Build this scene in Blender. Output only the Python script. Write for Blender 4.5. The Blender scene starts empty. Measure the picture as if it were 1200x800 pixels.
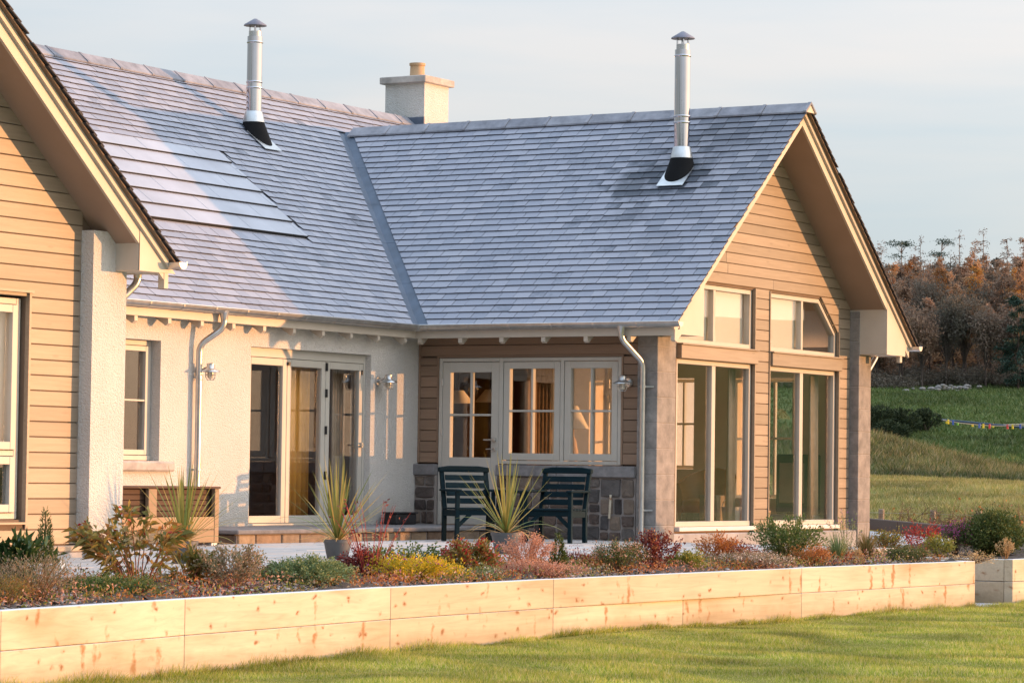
import bpy, math, random
import numpy as np
from mathutils import Vector, Matrix

random.seed(7)
rng = np.random.default_rng(7)
C = bpy.context.scene.collection
SC = bpy.context.scene
R = math.radians

# ------------------------------------------------------------------ camera
CAM = Vector((21.0146, -32.9994, 0.8082))
cr = Vector((0.85946, 0.51102, 0.01346)); cu = Vector((0.01033, -0.04367, 0.99899)); cf = Vector((-0.51110, 0.85846, 0.04281))
cam_d = bpy.data.cameras.new('camera')
cam = bpy.data.objects.new('camera', cam_d); C.objects.link(cam)
cam_d.sensor_width = 36.0
cam_d.lens = 36.0 * 3596.6 / 1200.0
cam_d.clip_start = 0.5; cam_d.clip_end = 8000
m3 = Matrix((cr, cu, -cf)).transposed()
cam.matrix_world = Matrix.Translation(CAM) @ m3.to_4x4()
SC.camera = cam

# ------------------------------------------------------------------ sky, sun, exposure
SUN_AZ, SUN_EL = 37.0, 1.9          # azimuth from +X towards +Y
sdir = Vector((math.cos(R(SUN_EL)) * math.cos(R(SUN_AZ)), math.cos(R(SUN_EL)) * math.sin(R(SUN_AZ)), math.sin(R(SUN_EL))))
W = bpy.data.worlds.new('World'); SC.world = W; W.use_nodes = True
nt = W.node_tree; nd = nt.nodes; lk = nt.links
bg = nd['Background']; bg.inputs[1].default_value = 0.15
sky = nd.new('ShaderNodeTexSky'); sky.sky_type = 'NISHITA'; sky.sun_disc = False
sky.sun_elevation = R(SUN_EL); sky.sun_rotation = R(90 - SUN_AZ)
sky.altitude = 100; sky.air_density = 1.0; sky.dust_density = 0.6; sky.ozone_density = 1.0
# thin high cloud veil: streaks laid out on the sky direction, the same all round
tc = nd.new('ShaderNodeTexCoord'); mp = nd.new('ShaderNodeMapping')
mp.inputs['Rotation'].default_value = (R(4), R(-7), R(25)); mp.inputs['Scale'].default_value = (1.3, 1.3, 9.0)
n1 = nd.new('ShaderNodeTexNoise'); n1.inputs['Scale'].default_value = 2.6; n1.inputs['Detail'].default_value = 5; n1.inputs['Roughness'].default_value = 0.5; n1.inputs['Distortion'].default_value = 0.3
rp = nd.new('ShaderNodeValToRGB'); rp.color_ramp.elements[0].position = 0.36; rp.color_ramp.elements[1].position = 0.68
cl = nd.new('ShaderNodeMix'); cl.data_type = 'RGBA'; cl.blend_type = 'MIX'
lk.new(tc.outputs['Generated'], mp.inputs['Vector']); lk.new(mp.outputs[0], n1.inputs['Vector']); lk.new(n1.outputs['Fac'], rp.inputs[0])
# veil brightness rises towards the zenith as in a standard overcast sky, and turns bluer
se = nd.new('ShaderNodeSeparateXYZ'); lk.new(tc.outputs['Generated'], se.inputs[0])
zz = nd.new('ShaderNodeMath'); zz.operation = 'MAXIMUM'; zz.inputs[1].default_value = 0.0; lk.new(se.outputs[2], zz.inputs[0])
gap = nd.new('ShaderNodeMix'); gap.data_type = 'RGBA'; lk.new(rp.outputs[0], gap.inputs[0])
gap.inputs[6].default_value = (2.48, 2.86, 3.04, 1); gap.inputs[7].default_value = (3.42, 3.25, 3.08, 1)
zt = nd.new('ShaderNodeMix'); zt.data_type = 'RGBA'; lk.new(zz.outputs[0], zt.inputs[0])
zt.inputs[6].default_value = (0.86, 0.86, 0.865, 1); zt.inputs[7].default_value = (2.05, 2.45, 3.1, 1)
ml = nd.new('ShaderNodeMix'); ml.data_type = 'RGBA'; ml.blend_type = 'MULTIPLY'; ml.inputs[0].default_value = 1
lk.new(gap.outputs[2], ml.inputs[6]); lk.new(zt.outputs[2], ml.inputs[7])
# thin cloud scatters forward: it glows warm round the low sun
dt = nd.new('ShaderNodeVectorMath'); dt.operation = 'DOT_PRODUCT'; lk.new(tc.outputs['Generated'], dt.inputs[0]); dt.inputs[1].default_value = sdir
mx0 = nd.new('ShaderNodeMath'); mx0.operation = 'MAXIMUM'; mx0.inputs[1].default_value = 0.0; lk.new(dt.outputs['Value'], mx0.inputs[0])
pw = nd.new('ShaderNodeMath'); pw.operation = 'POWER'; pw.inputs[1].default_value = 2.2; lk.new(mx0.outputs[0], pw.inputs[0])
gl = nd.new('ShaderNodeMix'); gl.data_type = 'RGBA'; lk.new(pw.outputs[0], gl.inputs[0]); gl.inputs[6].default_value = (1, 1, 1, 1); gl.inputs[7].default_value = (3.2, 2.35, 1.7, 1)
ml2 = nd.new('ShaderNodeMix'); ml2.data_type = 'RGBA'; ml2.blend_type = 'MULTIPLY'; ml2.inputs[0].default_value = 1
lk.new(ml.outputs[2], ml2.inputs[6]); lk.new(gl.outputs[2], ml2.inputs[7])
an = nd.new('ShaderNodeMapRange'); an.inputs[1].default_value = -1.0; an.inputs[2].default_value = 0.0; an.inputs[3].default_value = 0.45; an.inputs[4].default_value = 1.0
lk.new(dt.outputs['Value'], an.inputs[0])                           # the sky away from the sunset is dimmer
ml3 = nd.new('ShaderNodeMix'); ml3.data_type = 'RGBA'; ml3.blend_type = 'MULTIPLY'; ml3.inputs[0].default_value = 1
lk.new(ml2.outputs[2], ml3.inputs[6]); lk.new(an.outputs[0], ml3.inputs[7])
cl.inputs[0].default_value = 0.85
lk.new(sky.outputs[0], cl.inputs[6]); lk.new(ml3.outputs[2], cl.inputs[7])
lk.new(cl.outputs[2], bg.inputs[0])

sl = bpy.data.lights.new('sun', 'SUN'); sun = bpy.data.objects.new('sun', sl); C.objects.link(sun)
sl.energy = 3.15; sl.angle = R(0.5); sl.color = (1.0, 0.47, 0.18)
sun.rotation_euler = sdir.to_track_quat('Z', 'Y').to_euler()
SC.view_settings.view_transform = 'Standard'; SC.view_settings.look = 'None'
SC.view_settings.exposure = 0.78; SC.view_settings.gamma = 1.0
SC.cycles.max_bounces = 8; SC.cycles.transparent_max_bounces = 16; SC.cycles.use_denoising = True

# ------------------------------------------------------------------ materials
def newmat(name):
    m = bpy.data.materials.new(name); m.use_nodes = True
    t = m.node_tree; t.nodes.clear()
    o = t.nodes.new('ShaderNodeOutputMaterial'); b = t.nodes.new('ShaderNodeBsdfPrincipled')
    t.links.new(b.outputs[0], o.inputs[0])
    return m, t, b, o
def N(t, typ, **kw):
    n = t.nodes.new(typ)
    for k, v in kw.items(): setattr(n, k, v)
    return n
def pos(t, scale=(1, 1, 1), obj=False):
    g = N(t, 'ShaderNodeTexCoord') if obj else N(t, 'ShaderNodeNewGeometry')
    mpn = N(t, 'ShaderNodeMapping'); mpn.inputs['Scale'].default_value = scale
    t.links.new(g.outputs['Object' if obj else 'Position'], mpn.inputs[0])
    return mpn.outputs[0]
def noise(t, vec, scale, detail=4, rough=0.55, dist=0.0):
    n = N(t, 'ShaderNodeTexNoise'); n.inputs['Scale'].default_value = scale; n.inputs['Detail'].default_value = detail
    n.inputs['Roughness'].default_value = rough; n.inputs['Distortion'].default_value = dist
    t.links.new(vec, n.inputs['Vector']); return n.outputs['Fac']
def ramp(t, fac, stops):
    r = N(t, 'ShaderNodeValToRGB'); e = r.color_ramp.elements
    while len(e) < len(stops): e.new(0.5)
    for el, (p, c) in zip(e, stops):
        el.position = p; el.color = (*c, 1) if len(c) == 3 else c
    t.links.new(fac, r.inputs[0]); return r.outputs[0]
def mixc(t, fac, a, b, blend='MIX'):
    m = N(t, 'ShaderNodeMix', data_type='RGBA', blend_type=blend)
    for i, v in ((0, fac), (6, a), (7, b)):
        if isinstance(v, (int, float)): m.inputs[i].default_value = v
        elif isinstance(v, tuple): m.inputs[i].default_value = (*v, 1)
        else: t.links.new(v, m.inputs[i])
    return m.outputs[2]
def mth(t, op, a, b=None, clamp=False):
    m = N(t, 'ShaderNodeMath', operation=op, use_clamp=clamp)
    for i, v in ((0, a), (1, b)):
        if v is None: continue
        if isinstance(v, (int, float)): m.inputs[i].default_value = v
        else: t.links.new(v, m.inputs[i])
    return m.outputs[0]
def rnd(t):
    a = N(t, 'ShaderNodeObjectInfo').outputs['Random']; b = N(t, 'ShaderNodeNewGeometry').outputs['Random Per Island']
    return mth(t, 'FRACT', mth(t, 'ADD', a, b))
def bump(t, b, h, strength, dist):
    n = N(t, 'ShaderNodeBump'); n.inputs['Strength'].default_value = strength; n.inputs['Distance'].default_value = dist
    t.links.new(h, n.inputs['Height']); t.links.new(n.outputs[0], b.inputs['Normal'])
def sc(c, k): return tuple(min(1, x * k) for x in c)

def plain(name, c, rough=0.6, metal=0.0, var=0.12, nscale=6.0, spec=0.5, bmp=0.0, bscale=60):
    m, t, b, o = newmat(name); p = pos(t)
    f = noise(t, p, nscale)
    col = ramp(t, f, [(0.3, sc(c, 1 - var)), (0.7, sc(c, 1 + var))])
    t.links.new(col, b.inputs['Base Color']); b.inputs['Roughness'].default_value = rough; b.inputs['Metallic'].default_value = metal
    b.inputs['Specular IOR Level'].default_value = spec
    if bmp: bump(t, b, noise(t, p, bscale, 3), bmp, 0.01)
    return m

def m_harl():
    m, t, b, o = newmat('white_harling'); p = pos(t)
    v = N(t, 'ShaderNodeTexVoronoi'); v.inputs['Scale'].default_value = 62; t.links.new(p, v.inputs['Vector'])
    f = noise(t, p, 48, 5, 0.7); g = noise(t, p, 1.3, 4)
    h = mth(t, 'ADD', mth(t, 'MULTIPLY', f, 1.0), mth(t, 'MULTIPLY', v.outputs['Distance'], -0.6))
    col = ramp(t, g, [(0.25, (0.64, 0.615, 0.575)), (0.75, (0.72, 0.695, 0.655))])
    pit = ramp(t, f, [(0.30, (0.60, 0.55, 0.5)), (0.42, (1, 1, 1))])
    # rain splash and green-grey grime along the foot, faint runs from above
    zs = N(t, 'ShaderNodeSeparateXYZ'); t.links.new(N(t, 'ShaderNodeNewGeometry').outputs['Position'], zs.inputs[0])
    sp = N(t, 'ShaderNodeMapRange'); sp.inputs[1].default_value = 0.0; sp.inputs[2].default_value = 0.42; sp.inputs[3].default_value = 0.45; sp.inputs[4].default_value = 0
    t.links.new(mth(t, 'SUBTRACT', zs.outputs[2], mth(t, 'MULTIPLY', noise(t, p, 6, 5), 0.30)), sp.inputs[0])
    run = ramp(t, noise(t, pos(t, (7, 7, 0.45)), 1.0, 4), [(0.50, (0, 0, 0)), (0.75, (0.16, 0.16, 0.16))])
    col = mixc(t, sp.outputs[0], col, (0.33, 0.31, 0.26)); col = mixc(t, run, col, (0.45, 0.42, 0.37))
    t.links.new(mixc(t, 0.75, col, pit, 'MULTIPLY'), b.inputs['Base Color']); b.inputs['Roughness'].default_value = 0.95
    b.inputs['Specular IOR Level'].default_value = 0.15
    bump(t, b, h, 0.9, 0.016); return m
def m_slate():
    m, t, b, o = newmat('frosted_slate'); p = pos(t); r = rnd(t)
    f = noise(t, p, 1.1, 5, 0.6); g = noise(t, p, 26, 4, 0.7)
    # dry bare slate colour and its frost bloom
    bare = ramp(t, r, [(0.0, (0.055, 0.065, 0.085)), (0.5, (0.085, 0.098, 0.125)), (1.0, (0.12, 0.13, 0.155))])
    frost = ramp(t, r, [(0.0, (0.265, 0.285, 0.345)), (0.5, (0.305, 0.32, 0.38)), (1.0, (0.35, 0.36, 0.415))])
    k = mth(t, 'ADD', mth(t, 'MULTIPLY', f, 0.9), mth(t, 'MULTIPLY', g, 0.35))
    k = mth(t, 'ADD', k, mth(t, 'MULTIPLY', r, 0.22))
    fr = ramp(t, k, [(0.38, (0, 0, 0)), (0.60, (1, 1, 1))])
    # melt patches where the warm flue passes through the wing roof
    gp = N(t, 'ShaderNodeNewGeometry').outputs['Position']
    for c, rad, ys in (((2.62, 2.0, 4.7), 0.62, 0.66), ((2.95, 2.75, 5.3), 0.62, 0.5), ((2.10, 1.85, 4.55), 0.5, 0.62), ((2.95, 0.75, 3.65), 0.45, 0.22), ((2.3, 1.25, 4.0), 0.4, 0.25)):
        d = N(t, 'ShaderNodeVectorMath', operation='DISTANCE'); t.links.new(gp, d.inputs[0]); d.inputs[1].default_value = c
        q = mth(t, 'ADD', mth(t, 'DIVIDE', d.outputs['Value'], rad), mth(t, 'MULTIPLY', mth(t, 'SUBTRACT', noise(t, p, 5.5, 5), 0.5), 1.3))
        q = mth(t, 'ADD', q, mth(t, 'MULTIPLY', mth(t, 'SUBTRACT', r, 0.5), 0.5))
        mr = N(t, 'ShaderNodeMapRange'); mr.inputs[1].default_value = 0.55; mr.inputs[2].default_value = 1.0; mr.inputs[3].default_value = 1 - ys * 1.5 if ys > .6 else 1 - ys; mr.inputs[4].default_value = 1
        t.links.new(q, mr.inputs[0]); fr = mixc(t, 1.0, fr, mr.outputs[0], 'MULTIPLY')
    # the frost is thinner high up towards the gable end
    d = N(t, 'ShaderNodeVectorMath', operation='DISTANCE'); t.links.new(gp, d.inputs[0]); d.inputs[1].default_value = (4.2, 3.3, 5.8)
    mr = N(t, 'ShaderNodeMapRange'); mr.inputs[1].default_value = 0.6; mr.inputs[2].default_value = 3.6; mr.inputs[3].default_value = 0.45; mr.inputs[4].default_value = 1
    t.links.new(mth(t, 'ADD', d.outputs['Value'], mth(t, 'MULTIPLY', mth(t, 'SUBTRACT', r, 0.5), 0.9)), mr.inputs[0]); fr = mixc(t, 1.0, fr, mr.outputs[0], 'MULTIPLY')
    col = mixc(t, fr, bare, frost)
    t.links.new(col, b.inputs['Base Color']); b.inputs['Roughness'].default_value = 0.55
    b.inputs['Specular IOR Level'].default_value = 0.3
    bump(t, b, noise(t, p, 45, 5, 0.65), 0.35, 0.006); return m
def m_board(name, c, var=0.13, axis='Y', knots=True, rough=0.7, bmp=0.25):
    m, t, b, o = newmat(name); r = rnd(t)
    s = {'Y': (30, 1.6, 30), 'X': (1.6, 30, 30), 'Z': (30, 30, 1.6)}[axis]
    p = pos(t, s); off = N(t, 'ShaderNodeVectorMath', operation='ADD')
    cx = N(t, 'ShaderNodeCombineXYZ'); t.links.new(mth(t, 'MULTIPLY', r, 57.0), cx.inputs[0]); t.links.new(mth(t, 'MULTIPLY', r, 31.0), cx.inputs[1])
    t.links.new(p, off.inputs[0]); t.links.new(cx.outputs[0], off.inputs[1]); p = off.outputs[0]
    f = noise(t, p, 1.0, 5, 0.6, 0.6)
    col = ramp(t, f, [(0.25, sc(c, 1 - var)), (0.55, c), (0.8, sc(c, 1 + var))])
    tv_ = 0.78 if 'cladding' in name else 0.86
    col = mixc(t, 1.0, col, ramp(t, r, [(0, (tv_, tv_, tv_ * 0.98)), (1, (1.10, 1.08, 1.06))]), 'MULTIPLY')
    if knots:
        q = pos(t, {'Y': (4, 1.1, 4), 'X': (1.1, 4, 4), 'Z': (4, 4, 1.1)}[axis])
        v = N(t, 'ShaderNodeTexVoronoi'); v.inputs['Scale'].default_value = 2.4; t.links.new(q, v.inputs['Vector'])
        kf = ramp(t, v.outputs['Distance'], [(0.07, (1, 1, 1)), (0.16, (0, 0, 0))])
        col = mixc(t, mth(t, 'MULTIPLY', kf, 0.45), col, sc(c, 0.55))
    t.links.new(col, b.inputs['Base Color']); b.inputs['Roughness'].default_value = rough; b.inputs['Specular IOR Level'].default_value = 0.08 if 'green' in name else (0.5 if name == 'taupe_cladding' else 0.3)
    bump(t, b, f, bmp, 0.004); return m
def m_sleeper():
    m, t, b, o = newmat('fresh_softwood'); r = rnd(t)
    shift = N(t, 'ShaderNodeCombineXYZ'); t.links.new(mth(t, 'MULTIPLY', r, 41.0), shift.inputs[1]); t.links.new(mth(t, 'MULTIPLY', r, 17.0), shift.inputs[2])
    def vec(s):
        a = N(t, 'ShaderNodeVectorMath', operation='ADD'); t.links.new(pos(t, s), a.inputs[0]); t.links.new(shift.outputs[0], a.inputs[1]); return a.outputs[0]
    f = noise(t, vec((22, 0.9, 22)), 1.0, 6, 0.6, 0.8)
    big = noise(t, vec((0.8, 0.8, 2.2)), 1.0, 3)
    c0 = (0.585, 0.515, 0.40)
    col = ramp(t, f, [(0.25, sc(c0, 0.82)), (0.5, c0), (0.8, sc(c0, 1.14))])
    col = mixc(t, 1.0, col, ramp(t, big, [(0.3, (0.80, 0.74, 0.66)), (0.5, (1, 1, 1)), (0.7, (1.10, 1.12, 1.14))]), 'MULTIPLY')
    col = mixc(t, 1.0, col, ramp(t, r, [(0, (0.86, 0.83, 0.79)), (0.5, (1, 1, 1)), (1, (1.06, 1.05, 1.04))]), 'MULTIPLY')
    # knots: small round ones and long slanting spike knots, warped
    wv = N(t, 'ShaderNodeVectorMath', operation='ADD'); wn = N(t, 'ShaderNodeTexNoise'); wn.inputs['Scale'].default_value = 3.0
    pv = vec((3.4, 3.4, 5.0)); t.links.new(pv, wn.inputs['Vector']); t.links.new(pv, wv.inputs[0])
    ws = N(t, 'ShaderNodeVectorMath', operation='SCALE'); ws.inputs['Scale'].default_value = 0.35; t.links.new(wn.outputs['Color'], ws.inputs[0]); t.links.new(ws.outputs[0], wv.inputs[1])
    v = N(t, 'ShaderNodeTexVoronoi'); v.inputs['Scale'].default_value = 1.6; v.inputs['Randomness'].default_value = 1.0; t.links.new(wv.outputs[0], v.inputs['Vector'])
    kf = ramp(t, v.outputs['Distance'], [(0.06, (1, 1, 1)), (0.13, (0.35, 0.35, 0.35)), (0.22, (0, 0, 0))])
    v2 = N(t, 'ShaderNodeTexVoronoi'); v2.inputs['Scale'].default_value = 1.0
    pv2 = vec((3.2, 6.5, 1.7)); sh2 = N(t, 'ShaderNodeVectorMath', operation='ADD'); t.links.new(pv2, sh2.inputs[0])
    w2 = N(t, 'ShaderNodeVectorMath', operation='SCALE'); w2.inputs['Scale'].default_value = 0.7; t.links.new(wn.outputs['Color'], w2.inputs[0]); t.links.new(w2.outputs[0], sh2.inputs[1]); t.links.new(sh2.outputs[0], v2.inputs['Vector'])
    k2 = ramp(t, v2.outputs['Distance'], [(0.10, (1, 1, 1)), (0.28, (0, 0, 0))])
    sel = N(t, 'ShaderNodeSeparateColor'); t.links.new(v2.outputs['Color'], sel.inputs[0])
    k2 = mth(t, 'MULTIPLY', k2, mth(t, 'GREATER_THAN', sel.outputs[0], 0.22))
    col = mixc(t, mth(t, 'MULTIPLY', kf, 0.9), col, (0.26, 0.11, 0.04))
    col = mixc(t, mth(t, 'MULTIPLY', k2, 0.85), col, (0.33, 0.16, 0.06))
    zs = N(t, 'ShaderNodeSeparateXYZ'); t.links.new(N(t, 'ShaderNodeNewGeometry').outputs['Position'], zs.inputs[0])
    sp = N(t, 'ShaderNodeMapRange'); sp.inputs[1].default_value = -0.60; sp.inputs[2].default_value = -0.50; sp.inputs[3].default_value = 1; sp.inputs[4].default_value = 0; t.links.new(mth(t, 'SUBTRACT', zs.outputs[2], mth(t, 'MULTIPLY', noise(t, pos(t), 7, 4), 0.10)), sp.inputs[0])
    col = mixc(t, mth(t, 'MULTIPLY', sp.outputs[0], 0.35), col, (0.20, 0.15, 0.08))
    nz = N(t, 'ShaderNodeSeparateXYZ'); t.links.new(N(t, 'ShaderNodeNewGeometry').outputs['Normal'], nz.inputs[0])
    frost = mth(t, 'MULTIPLY', mth(t, 'GREATER_THAN', nz.outputs[2], 0.75), 0.85)   # hoar frost lies on the upper faces
    col = mixc(t, frost, col, (0.72, 0.72, 0.76))
    t.links.new(col, b.inputs['Base Color']); b.inputs['Roughness'].default_value = 0.75; b.inputs['Specular IOR Level'].default_value = 0.25
    bump(t, b, f, 0.3, 0.004); return m
def m_stone(name, cols, scale=9, bmp=0.6):
    m, t, b, o = newmat(name); r = rnd(t); p = pos(t)
    col = ramp(t, r, [(i / (len(cols) - 1), c) for i, c in enumerate(cols)])
    f = noise(t, p, scale, 6, 0.65); g = noise(t, p, 70, 3)
    col = mixc(t, 1.0, col, ramp(t, f, [(0.3, (0.68, 0.68, 0.68)), (0.7, (1.22, 1.2, 1.18))]), 'MULTIPLY')
    t.links.new(col, b.inputs['Base Color']); b.inputs['Roughness'].default_value = 0.9; b.inputs['Specular IOR Level'].default_value = 0.25
    bump(t, b, mth(t, 'ADD', f, mth(t, 'MULTIPLY', g, 0.4)), bmp, 0.02); return m
def m_leaf(name, cols, trans=0.35, rough=0.5, ns=9, lo=1.15, hi=1.75):
    m, t, b, o = newmat(name)
    r = rnd(t); col = ramp(t, r, [(i / max(1, len(cols) - 1), c) for i, c in enumerate(cols)])
    p = pos(t); col = mixc(t, 1.0, col, ramp(t, noise(t, p, ns, 4), [(0.3, (lo, lo, lo)), (0.7, (hi, hi, hi))]), 'MULTIPLY')
    t.links.new(col, b.inputs['Base Color']); b.inputs['Roughness'].default_value = rough; b.inputs['Specular IOR Level'].default_value = 0.35
    tr = N(t, 'ShaderNodeBsdfTranslucent'); t.links.new(col, tr.inputs[0])
    mx = N(t, 'ShaderNodeMixShader'); mx.inputs[0].default_value = trans
    t.links.new(b.outputs[0], mx.inputs[1]); t.links.new(tr.outputs[0], mx.inputs[2]); t.links.new(mx.outputs[0], o.inputs[0]); return m
def m_glass(name='window_glass', tint=(0.985, 0.985, 0.98), k=1.6):
    m, t, b, o = newmat(name); t.nodes.remove(b)
    tr = N(t, 'ShaderNodeBsdfTransparent'); tr.inputs[0].default_value = (*tint, 1)
    gl = N(t, 'ShaderNodeBsdfGlossy'); gl.inputs['Roughness'].default_value = 0.0
    lw_ = N(t, 'ShaderNodeLayerWeight'); lw_.inputs[0].default_value = 0.5
    fz = mth(t, 'ADD', mth(t, 'MULTIPLY', mth(t, 'POWER', lw_.outputs['Facing'], 5.0), 0.95), 0.05)
    mx = N(t, 'ShaderNodeMixShader'); t.links.new(mth(t, 'MULTIPLY', fz, k, True), mx.inputs[0])
    t.links.new(tr.outputs[0], mx.inputs[1]); t.links.new(gl.outputs[0], mx.inputs[2]); t.links.new(mx.outputs[0], o.inputs[0]); return m
def m_ground(name, cols, scale, bmp=0.5, bscale=60, bd=0.02, stretch=(1, 1, 1)):
    m, t, b, o = newmat(name); p = pos(t, stretch)
    f = noise(t, p, scale, 6, 0.62); g = noise(t, p, scale * 14, 4, 0.6)
    k = mth(t, 'ADD', mth(t, 'MULTIPLY', f, 0.7), mth(t, 'MULTIPLY', g, 0.3))
    col = ramp(t, k, [(0.32 + 0.36 * i / (len(cols) - 1), c) for i, c in enumerate(cols)])
    t.links.new(col, b.inputs['Base Color']); b.inputs['Roughness'].default_value = 0.95; b.inputs['Specular IOR Level'].default_value = 0.15
    bump(t, b, noise(t, p, bscale, 5, 0.7), bmp, bd); return m

M = dict(
    harl=m_harl(), slate=m_slate(), slate_edge=plain('bare_slate_edge', (0.055, 0.05, 0.055), 0.8),
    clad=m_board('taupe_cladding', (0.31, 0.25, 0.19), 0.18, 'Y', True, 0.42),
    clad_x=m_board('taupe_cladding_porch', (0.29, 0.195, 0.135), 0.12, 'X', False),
    cladback=plain('cladding_batten', (0.19, 0.135, 0.095), 0.9),
    cream=plain('cream_paint', (0.56, 0.50, 0.42), 0.45, var=0.05, nscale=3),
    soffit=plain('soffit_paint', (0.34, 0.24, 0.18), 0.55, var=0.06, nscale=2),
    frame=plain('sage_white_frame', (0.50, 0.475, 0.42), 0.4, var=0.04, nscale=4),
    solar=plain('solar_slate', (0.37, 0.385, 0.44), 0.35, var=0.15, nscale=1.2, spec=0.5),
    ridge=m_stone('ridge_clay_grey', [(0.24, 0.25, 0.29), (0.33, 0.34, 0.38)], 5, 0.25),
    lead=plain('lead_sheet', (0.085, 0.115, 0.165), 0.55, 0.0, var=0.2, nscale=4, bmp=0.2, bscale=9),
    steel=plain('polished_steel', (0.58, 0.57, 0.60), 0.05, 1.0, var=0.04, nscale=3),
    galv=plain('galvanised_zinc', (0.58, 0.58, 0.57), 0.32, 0.85, var=0.12, nscale=9),
    rubber=plain('black_rubber', (0.008, 0.008, 0.009), 0.7, spec=0.12),
    cowl=plain('weathered_cowl_steel', (0.20, 0.19, 0.225), 0.45, 0.5),
    dark=plain('dark_strip', (0.02, 0.018, 0.016), 0.9),
    pot_clay=plain('buff_chimney_clay', (0.52, 0.33, 0.18), 0.7),
    copestone=m_stone('cast_cope', [(0.50, 0.46, 0.43), (0.54, 0.50, 0.46)], 6, 0.3),
    ashlar=m_stone('ashlar_block', [(0.26, 0.245, 0.235), (0.31, 0.285, 0.265), (0.285, 0.27, 0.255)], 7, 0.3),
    mortar=plain('lime_mortar', (0.29, 0.255, 0.235), 0.95, bmp=0.4),
    jointm=plain('pale_joint', (0.40, 0.375, 0.35), 0.95, bmp=0.3),
    rubble=m_stone('rubble_stone', [(0.05, 0.045, 0.045), (0.14, 0.10, 0.08), (0.085, 0.08, 0.08), (0.22, 0.17, 0.13), (0.12, 0.11, 0.105)], 8, 0.8),
    slab=m_stone('dressed_slab', [(0.20, 0.195, 0.20), (0.245, 0.235, 0.235)], 8, 0.35),
    stepstone=m_stone('step_stone', [(0.16, 0.115, 0.085), (0.30, 0.21, 0.14), (0.40, 0.30, 0.20), (0.22, 0.17, 0.13)], 8, 0.7),
    plinth=m_stone('grey_plinth', [(0.36, 0.36, 0.37), (0.40, 0.39, 0.39)], 3, 0.3),
    glass=m_glass(), sleeper=m_sleeper(),
    deck=m_board('frosted_deck', (0.50, 0.49, 0.49), 0.16, 'Y', False, 0.85),
    seatgreen=m_board('blue_green_stain', (0.006, 0.019, 0.026), 0.2, 'X', False, 0.65),
    potgrey=plain('grey_plastic_pot', (0.10, 0.105, 0.11), 0.55),
    soil=m_ground('dark_soil', [(0.06, 0.045, 0.036), (0.13, 0.10, 0.08), (0.22, 0.18, 0.155)], 3.0, 0.9, 40, 0.03),
    chips=m_stone('slate_chips', [(0.10, 0.07, 0.055), (0.17, 0.12, 0.095), (0.26, 0.20, 0.17), (0.46, 0.43, 0.42)], 20, 0.3),
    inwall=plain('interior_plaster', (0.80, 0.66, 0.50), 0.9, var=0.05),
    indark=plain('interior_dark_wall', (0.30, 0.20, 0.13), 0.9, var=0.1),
    infloor=m_board('oak_floor', (0.34, 0.20, 0.10), 0.15, 'Y', False, 0.5),
    inceil=plain('interior_ceiling', (0.80, 0.72, 0.60), 0.9, var=0.03),
    shade=plain('cream_lamp_shade', (0.78, 0.70, 0.55), 0.8, var=0.03),
    leather=plain('tan_leather', (0.42, 0.17, 0.045), 0.45, var=0.15, nscale=5),
    gold=plain('sun_gold_curtain', (0.80, 0.38, 0.05), 0.85, var=0.08),  # orange put into the cloth colour in place of sun patches
    curtain=plain('brown_curtain', (0.36, 0.23, 0.13), 0.9, var=0.2, nscale=10),
    curtain_pale=plain('pale_curtain', (0.58, 0.46, 0.34), 0.9, var=0.1, nscale=10),
    black=plain('black_metal', (0.02, 0.02, 0.022), 0.5),
    blind=plain('cream_blind', (0.74, 0.70, 0.62), 0.9, var=0.02),
    white=plain('white_enamel', (0.72, 0.70, 0.66), 0.5, var=0.05),
    logwood=m_board('planter_timber', (0.36, 0.25, 0.155), 0.14, 'Y', True),
    logdark=m_board('planter_dark_slats', (0.085, 0.048, 0.03), 0.2, 'Y', False),
    post=m_board('weathered_post', (0.30, 0.24, 0.18), 0.2, 'Z', False),
)

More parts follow.
